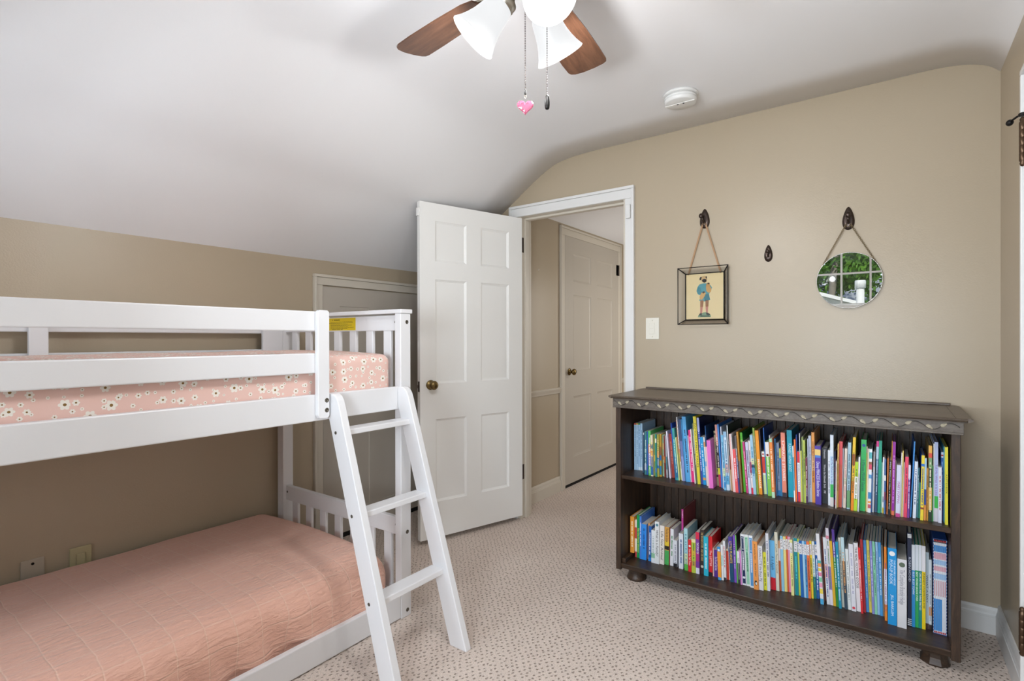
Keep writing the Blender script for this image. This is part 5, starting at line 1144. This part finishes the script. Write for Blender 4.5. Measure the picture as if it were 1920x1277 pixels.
# ------------------------------------------------------------------ books
SHELF_Z = {'U': .5183, 'L': .0783}
SHELF_NAME = {'U': 'upper shelf', 'L': 'lower shelf'}
_bm = {}
def cover_mat(h):
    if h not in _bm: _bm[h] = mat('cover_' + h, h, .34)
    return _bm[h]
def ink(h): return mat('ink_' + h, h, .5)
def spine_text(txt, colr, w, z0, z1, parent, xc=.5, sz=.78):
    """lettering on the spine, reading downwards between heights z1 (start) and z0"""
    me = text_mesh(txt, w * sz, None)
    xs = [v.co.x for v in me.vertices]; L = max(xs) - min(xs); avail = z1 - z0
    kx = avail / L
    for v in me.vertices: v.co.x *= kx
    mx = Matrix(((0, 1, 0, w * xc), (0, 0, -1, -.0003), (-1, 0, 0, (z0 + z1) / 2), (0, 0, 0, 1)))
    return mesh_obj('title_lettering', me, ink(colr), parent, mx)
def spine_box(name, x0, x1, z0, z1, m, parent, d=.0003):
    b_ = MB().box(x0, x1, -d, .0002, z0, z1); return b_.build(name, m, parent, world=False)
rk = random.Random(11)
used = set()
rows_ = {'U': [q for q in BOOKS if q[0] == 'U'], 'L': [q for q in BOOKS if q[0] == 'L']}
def book(row, i):
    sh, X, Wd, Y, Hh, top, col, nick, o = row[i]
    X, Wd, Y, Hh, top = X / 1e4, Wd / 1e4, Y / 1e4, Hh / 1e4, top / 1e4
    Wd -= .0004
    lean = atan2(top, Hh)
    z = SHELF_Z[sh] + o.get('lift', 0)
    size = 'thick ' if Wd > .0165 else ('thin ' if Wd < .008 else '')
    size = ('tall ' if Hh > .265 else ('short ' if Hh < .165 and 'short' not in nick else '')) or size
    if nick.split()[0] in ('tall', 'short', 'big', 'slim', 'thin', 'small', 'broad', 'wide'): size = ''
    fx = (' ' + o['f']) if o.get('f') else ''
    L_ = row[i - 1][7] if i else None; R_ = row[i + 1][7] if i + 1 < len(row) else None
    if L_ and R_: rest = 'between the %s and %s books' % (L_, R_)
    elif R_: rest = 'at the left end beside the %s book' % R_
    else: rest = 'at the right end beside the %s book' % L_
    lab = '%s%s book%s %s, %s' % (size, nick, fx, rest, SHELF_NAME[sh])
    if len(lab.split()) > 16: lab = '%s%s book %s, %s' % (size, nick, rest, SHELF_NAME[sh])
    if len(lab.split()) > 16: lab = '%s book %s, %s' % (nick, rest, SHELF_NAME[sh])
    if len(lab.split()) > 16: lab = '%s%s book just right of the %s book, %s' % (size, nick, L_, SHELF_NAME[sh])
    assert lab not in used, lab
    used.add(lab)
    bk = thing('book', lab, 'book', (X, Y, z + (Wd * sin(lean) if lean > 0 else 0)), "children's books on the " + SHELF_NAME[sh])
    # rotation about y: a positive angle tips the top towards +x
    bk.rotation_euler = (0, lean, 0)
    if lean < 0: pass
    D = min(2.826 - Y, Hh * (.74 + .12 * rk.random()) if Hh > .15 else Hh * .72)
    hard = o.get('hard'); bt = .0016 if hard else .0006; bt = min(bt, Wd * .22)
    cm = cover_mat(col); side = cover_mat(o['cover']) if o.get('cover') else cm
    c_ = MB()
    c_.box(0, Wd, 0, bt, 0, Hh)
    if o.get('cover'):
        c_.build('cover', cm, bk, world=False); c_ = MB()
        c_.box(0, bt, bt, D, 0, Hh); c_.box(Wd - bt, Wd, bt, D, 0, Hh); c_.build('cover_board', side, bk, world=False)
    else:
        c_.box(0, bt, bt, D, 0, Hh); c_.box(Wd - bt, Wd, bt, D, 0, Hh); c_.build('cover', cm, bk, world=False)
    ins = .004 if hard else .0003
    MB().box(bt, Wd - bt, bt, D - ins, ins, Hh - ins).build('page_block', M_PAGES, bk, world=False)
    for (a, b_, hx_) in o.get('bands', ()):
        spine_box('spine_band', .0001, Wd - .0001, Hh * (1 - b_), Hh * (1 - a), cover_mat(hx_), bk)
    if o.get('panel'):
        spine_box('spine_panel', Wd * .13, Wd * .87, Hh * .035, Hh * .955, cover_mat(o['panel']), bk, .0004)
        fr_ = MB()
        za, zb_ = Hh * .70, Hh * .93
        for (a, b_, c0, c1) in ((.24, .28, za, zb_), (.72, .76, za, zb_), (.24, .76, za, za + .002), (.24, .76, zb_ - .002, zb_)): fr_.box(Wd * a, Wd * b_, -.0006, 0, c0, c1)
        fr_.build('spine_frame', ink(o['dash']), bk, world=False)
    if o.get('scrib'):
        za, zb_ = Hh * .76, Hh * .945
        spine_box('title_block', .0002, Wd - .0002, za, zb_, cover_mat('e8e6ea'), bk)
        s_ = MB()
        for q in range(9):
            zz = za + .003 + rk.random() * (zb_ - za - .008); xx = Wd * (.15 + .5 * rk.random())
            s_.box(xx, xx + Wd * .22, -.0006, 0, zz, zz + .0022)
        s_.build('title_sketch', ink('34343c'), bk, world=False)
    if o.get('dot'):
        t0, hx_ = o['dot']; rr = min(Wd * .34, .0095)
        MB().lathe([(rr, 0), (0, 0)], 16, Matrix.Translation((Wd / 2, -.0006, Hh * (1 - t0))) @ Matrix.Rotation(pi / 2, 4, 'X'), smooth=False, close=False).build('spine_emblem', ink(hx_), bk, world=False)
    if o.get('penguin'):
        zz = Hh * .14
        MB().lathe([(.0055, 0), (0, 0)], 14, Matrix.Translation((Wd / 2, -.0006, zz)) @ Matrix.Rotation(pi / 2, 4, 'X') @ Matrix.Diagonal((1, 2.0, 1, 1)), smooth=False, close=False).build('spine_emblem', ink('22201e'), bk, world=False)
        MB().lathe([(.0034, 0), (0, 0)], 12, Matrix.Translation((Wd / 2 + .0012, -.0009, zz - .002)) @ Matrix.Rotation(pi / 2, 4, 'X') @ Matrix.Diagonal((1, 1.9, 1, 1)), smooth=False, close=False).build('spine_emblem', ink('f0eee8'), bk, world=False)
        MB().prism([(Wd / 2 - .001, zz + .009), (Wd / 2 - .0055, zz + .0085), (Wd / 2 - .001, zz + .0065)], 'y', -.0009, -.0006).build('spine_emblem', ink('22201e'), bk, world=False)
    for (s_, hx_, a, b_, xc, sz) in o.get('texts', ()): spine_text(s_, hx_, Wd, Hh * (1 - b_), Hh * (1 - a), bk, xc, sz)
    if o.get('text'):
        s_, hx_, a, b_ = o['text']; spine_text(s_, hx_, Wd, Hh * (1 - b_), Hh * (1 - a), bk)
    elif o.get('dash') and not o.get('panel'):
        d_ = MB(); zz = Hh * (.88 - .1 * rk.random()); ze = Hh * (.12 + .2 * rk.random())
        if o.get('scrib'): zz = Hh * .7
        while zz > ze:
            l_ = .0016 + rk.random() * .003
            if rk.random() < .82: d_.box(Wd * (.30 + .06 * rk.random()), Wd * (.64 + .08 * rk.random()), -.0006, 0, zz - l_, zz)
            zz -= l_ + .0010
        d_.build('spine_print', ink(o['dash']), bk, world=False)
    elif o.get('panel'):
        d_ = MB(); zz = Hh * .66
        while zz > Hh * .3:
            l_ = .002 + rk.random() * .004; d_.box(Wd * .34, Wd * .66, -.0007, 0, zz - l_, zz); zz -= l_ + .0014
        d_.build('spine_print', ink(o['dash']), bk, world=False)
    if o.get('comb'):
        d_ = MB()
        for q in range(18):
            yy = .012 + q * (D - .03) / 17; d_.tube([(0.001, yy, Hh + .0), (Wd * .3, yy, Hh + .006), (Wd * .7, yy, Hh + .006), (Wd - .001, yy, Hh + .0)], .0013, 5)
        d_.build('comb_binding', M_BLACK, bk, world=False)
    return bk
for sh in ('U', 'L'):
    for i in range(len(rows_[sh])): book(rows_[sh], i)

# boxed set at the right end of the lower shelf
bx = thing('slipcase', 'blue and white slipcase holding a boxed set, right end of lower shelf', 'slipcase', (.1485, 2.60, .0783))
sx0, sx1, sy0, sy1, sz0, sz1 = .1288, .1695, 2.552, 2.80, .0783, .440
BL = mat('slipcase_blue', '2c4f94', .4); WH = mat('slipcase_white', 'e2e6ee', .4); RD = mat('slipcase_red', 'c23a44', .4); LB = mat('spine_blue', '3f8fd6', .4)
m = MB(); th = .0016
m.box(sx0, sx0 + th, sy0, sy1, sz0, sz1); m.box(sx1 - th, sx1, sy0, sy1, sz0, sz1); m.box(sx0 + th, sx1 - th, sy0, sy1, sz0, sz0 + th); m.box(sx0 + th, sx1 - th, sy0, sy1, sz1 - th, sz1); m.box(sx0 + th, sx1 - th, sy1 - th, sy1, sz0 + th, sz1 - th)
m.build('case', BL, bx)
m = MB()
for k in range(30):
    zz = sz0 + .006 + k * (sz1 - sz0 - .012) / 29
    for xx in (sx0 + .0001, sx1 - th + .0001): m.box(xx, xx + .0013, sy0 - .0004, sy0, zz - .0025, zz + .0025)
m.build('star_border', WH, bx)
for zz in (sz0 + .004, sz1 - .011):
    m = MB()
    for k in range(7): m.box(sx0 + .003 + k * .0051, sx0 + .0066 + k * .0051, sy0 - .0002, sy0 + .0014, zz, zz + .006)
    m.build('red_border', RD, bx)
nb = 6; wb_ = (sx1 - sx0 - 2 * th - .0006) / nb
ordn = ('leftmost', 'second from left', 'third from left', 'third from right', 'second from right', 'rightmost')
for k in range(nb):
    x0 = sx0 + th + .0003 + k * wb_; H_ = sz1 - sz0 - 2 * th - .014
    bk = thing('book', 'thin pale-spined paperback in the blue slipcase, %s of the six' % ordn[k], 'book', (x0, sy0 + .002, sz0 + th + .0002), 'paperbacks inside the slipcase')
    w = wb_ - .0004
    m = MB(); m.box(0, w, 0, .0006, 0, H_); m.box(0, .0006, .0006, .22, 0, H_); m.box(w - .0006, w, .0006, .22, 0, H_); m.build('cover', WH, bk, world=False)
    MB().box(.0006, w - .0006, .0006, .218, .0004, H_ - .0004).build('page_block', M_PAGES, bk, world=False)
    for (a, b_, mm) in ((.03, .10, LB), (.11, .18, mat('spine_pink', 'dba6b4', .4)), (.19, .24, cover_mat('9cc2e8')), (.26, .31, mat('spine_pink', 'dba6b4', .4)), (.34, .40, cover_mat('9cc2e8')), (.62, .97, LB if k < 4 else WH)):
        spine_box('spine_band', .0002, w - .0002, H_ * (1 - b_), H_ * (1 - a), mm, bk)
    d_ = MB(); zz = H_ * .58
    while zz > H_ * .42:
        d_.box(w * .3, w * .7, -.0005, 0, zz - .003, zz); zz -= .0045
    d_.build('spine_print', RD, bk, world=False)

# ------------------------------------------------------------------ the garden outside the rear window
struct(MB().box(-30, 30, -40, -.70, -3.1, -3.0).build('ground', mat('lawn', '5f7d3f', .9)))
LEAFM = [add_bump(mat('leaf_green', c_, .5), 5, .1) for c_ in ('5d8a34', '78a843', '47702c', '8fb955')]
BARK = add_bump(mat('grey_bark', '8d857b', .85), 14, .6, .02)
def tree(label, x, y, h, crown, trunk_r, seed, n, shade=(0, 1, 2), lean=.0):
    rt = random.Random(seed); tr_ = thing('tree', label, 'tree', (x, y, -3.0))
    pts = [(x + lean * k / 6 + .06 * sin(k * 1.7 + seed), y, -3.0 + h * k / 6) for k in range(7)]
    MB().tube(pts, [trunk_r * (1.15 - .12 * k) for k in range(7)], 12).build('trunk', BARK, tr_)
    m = [bmesh.new() for _ in shade]
    blobs = [(rt.uniform(-1, 1) * crown * .75, rt.uniform(-1, 1) * crown * .6, rt.uniform(.25, 1.0) * h, rt.uniform(.35, .6) * crown) for _ in range(11)]
    for i in range(n):
        bx_, by_, bz_, br_ = rt.choice(blobs); d = Vector((rt.gauss(0, 1), rt.gauss(0, 1), rt.gauss(0, 1))).normalized() * br_ * (.6 + .45 * rt.random())
        c0 = Vector((x + bx_, y + by_, -3.0 + bz_ + h * .12)) + d
        s = rt.uniform(.05, .11); a = Vector((rt.gauss(0, 1), rt.gauss(0, 1), rt.gauss(0, 1))).normalized(); b = a.orthogonal().normalized()
        t = rt.choice(m); t.faces.new([t.verts.new(c0 + v) for v in (a * s, b * s * .5, -a * s, -b * s * .5)])
    for t, k in zip(m, shade):
        q = MB(); q._merge(t); q.build('foliage', LEAFM[k], tr_)
tree('leafy tree with a pale grey trunk left in the mirror reflection', -1.25, -8.6, 7.5, 1.15, .12, 4, 4200, (0, 2, 1), .25)
tree('tall green tree filling the middle of the mirror reflection', -.2, -12.4, 8.5, 1.5, .16, 9, 6000, (0, 1, 2), .2)
tree('dark green tree at the right of the mirror reflection', 1.9, -9.2, 7.5, 1.4, .15, 22, 4500, (0, 2, 1), -.2)
tree('broad green tree standing farthest left beyond the window', -4.4, -12.4, 8.0, 1.7, .17, 31, 4500, (2, 0))
tree('bright yellow-green tree standing behind the grey roof', -3.2, -23.5, 11.0, 3.0, .2, 15, 8000, (3, 1), .1)
tree('dark green tree farthest back at the right behind the house', 3.0, -23.5, 11.0, 2.9, .2, 41, 8000, (2, 0), .1)
nh = thing('house', 'neighbouring house with a grey shingle roof among the trees', 'house', (-1.4, -16.6, -3.0))
MB().box(-3.2, .5, -17.7, -15.5, -3.0, 2.5).build('wall', mat('red_brick', '8a4b40', .8), nh)
MB().prism([(-15.2, 2.45), (-16.6, 3.35), (-18.0, 2.45), (-18.0, 2.36), (-16.6, 3.25), (-15.2, 2.36)], 'x', -3.5, .8).build('roof', add_bump(mat('grey_shingle', '9aa0a8', .8), 40, .5), nh)
gh = thing('garage', 'white gabled garage at the lower left of the mirror reflection', 'garage', (-2.0, -5.4, -3.0))
MB().prism([(-4.6, -3.0), (-.35, -3.0), (-.35, 1.72), (-2.6, 2.46), (-4.6, 1.8)], 'y', -6.4, -4.8).build('wall', mat('white_siding', 'eceae6', .6), gh)
MB().prism([(-.15, 1.66), (-.17, 1.72), (-2.6, 2.53), (-4.8, 1.82), (-4.78, 1.76), (-2.6, 2.46)], 'y', -6.6, -4.6).build('roof', mat('white_metal_roof', 'f2f1ee', .5), gh)
pr_ = thing('porch_roof', 'low white porch roof just below the rear window', 'roof', (-.3, -2.4, -3.0))
MB().box(-1.6, 1.1, -3.6, -.72, .30, .38).build('deck', mat('white_metal_roof', 'f2f1ee', .5), pr_)
for x in (-1.5, 1.0): MB().box(x, x + .1, -3.5, -3.4, -3.0, .30).build('support', mat('white_siding', 'eceae6', .6), pr_)
vp = thing('vent_pipe', 'white capped vent pipe rising from the porch roof', 'pipe', (-.36, -3.3, .38))
MB().lathe([(0, 0), (.05, 0), (.05, 1.58), (0, 1.58)], 20, Matrix.Translation((-.36, -3.3, .38))).build('pipe', mat('white_pvc', 'efefec', .4), vp)
MB().lathe([(0, 1.54), (.068, 1.54), (.068, 1.64), (.062, 1.65), (0, 1.65)], 20, Matrix.Translation((-.36, -3.3, .38))).build('cap', mat('white_pvc', 'efefec', .4), vp)
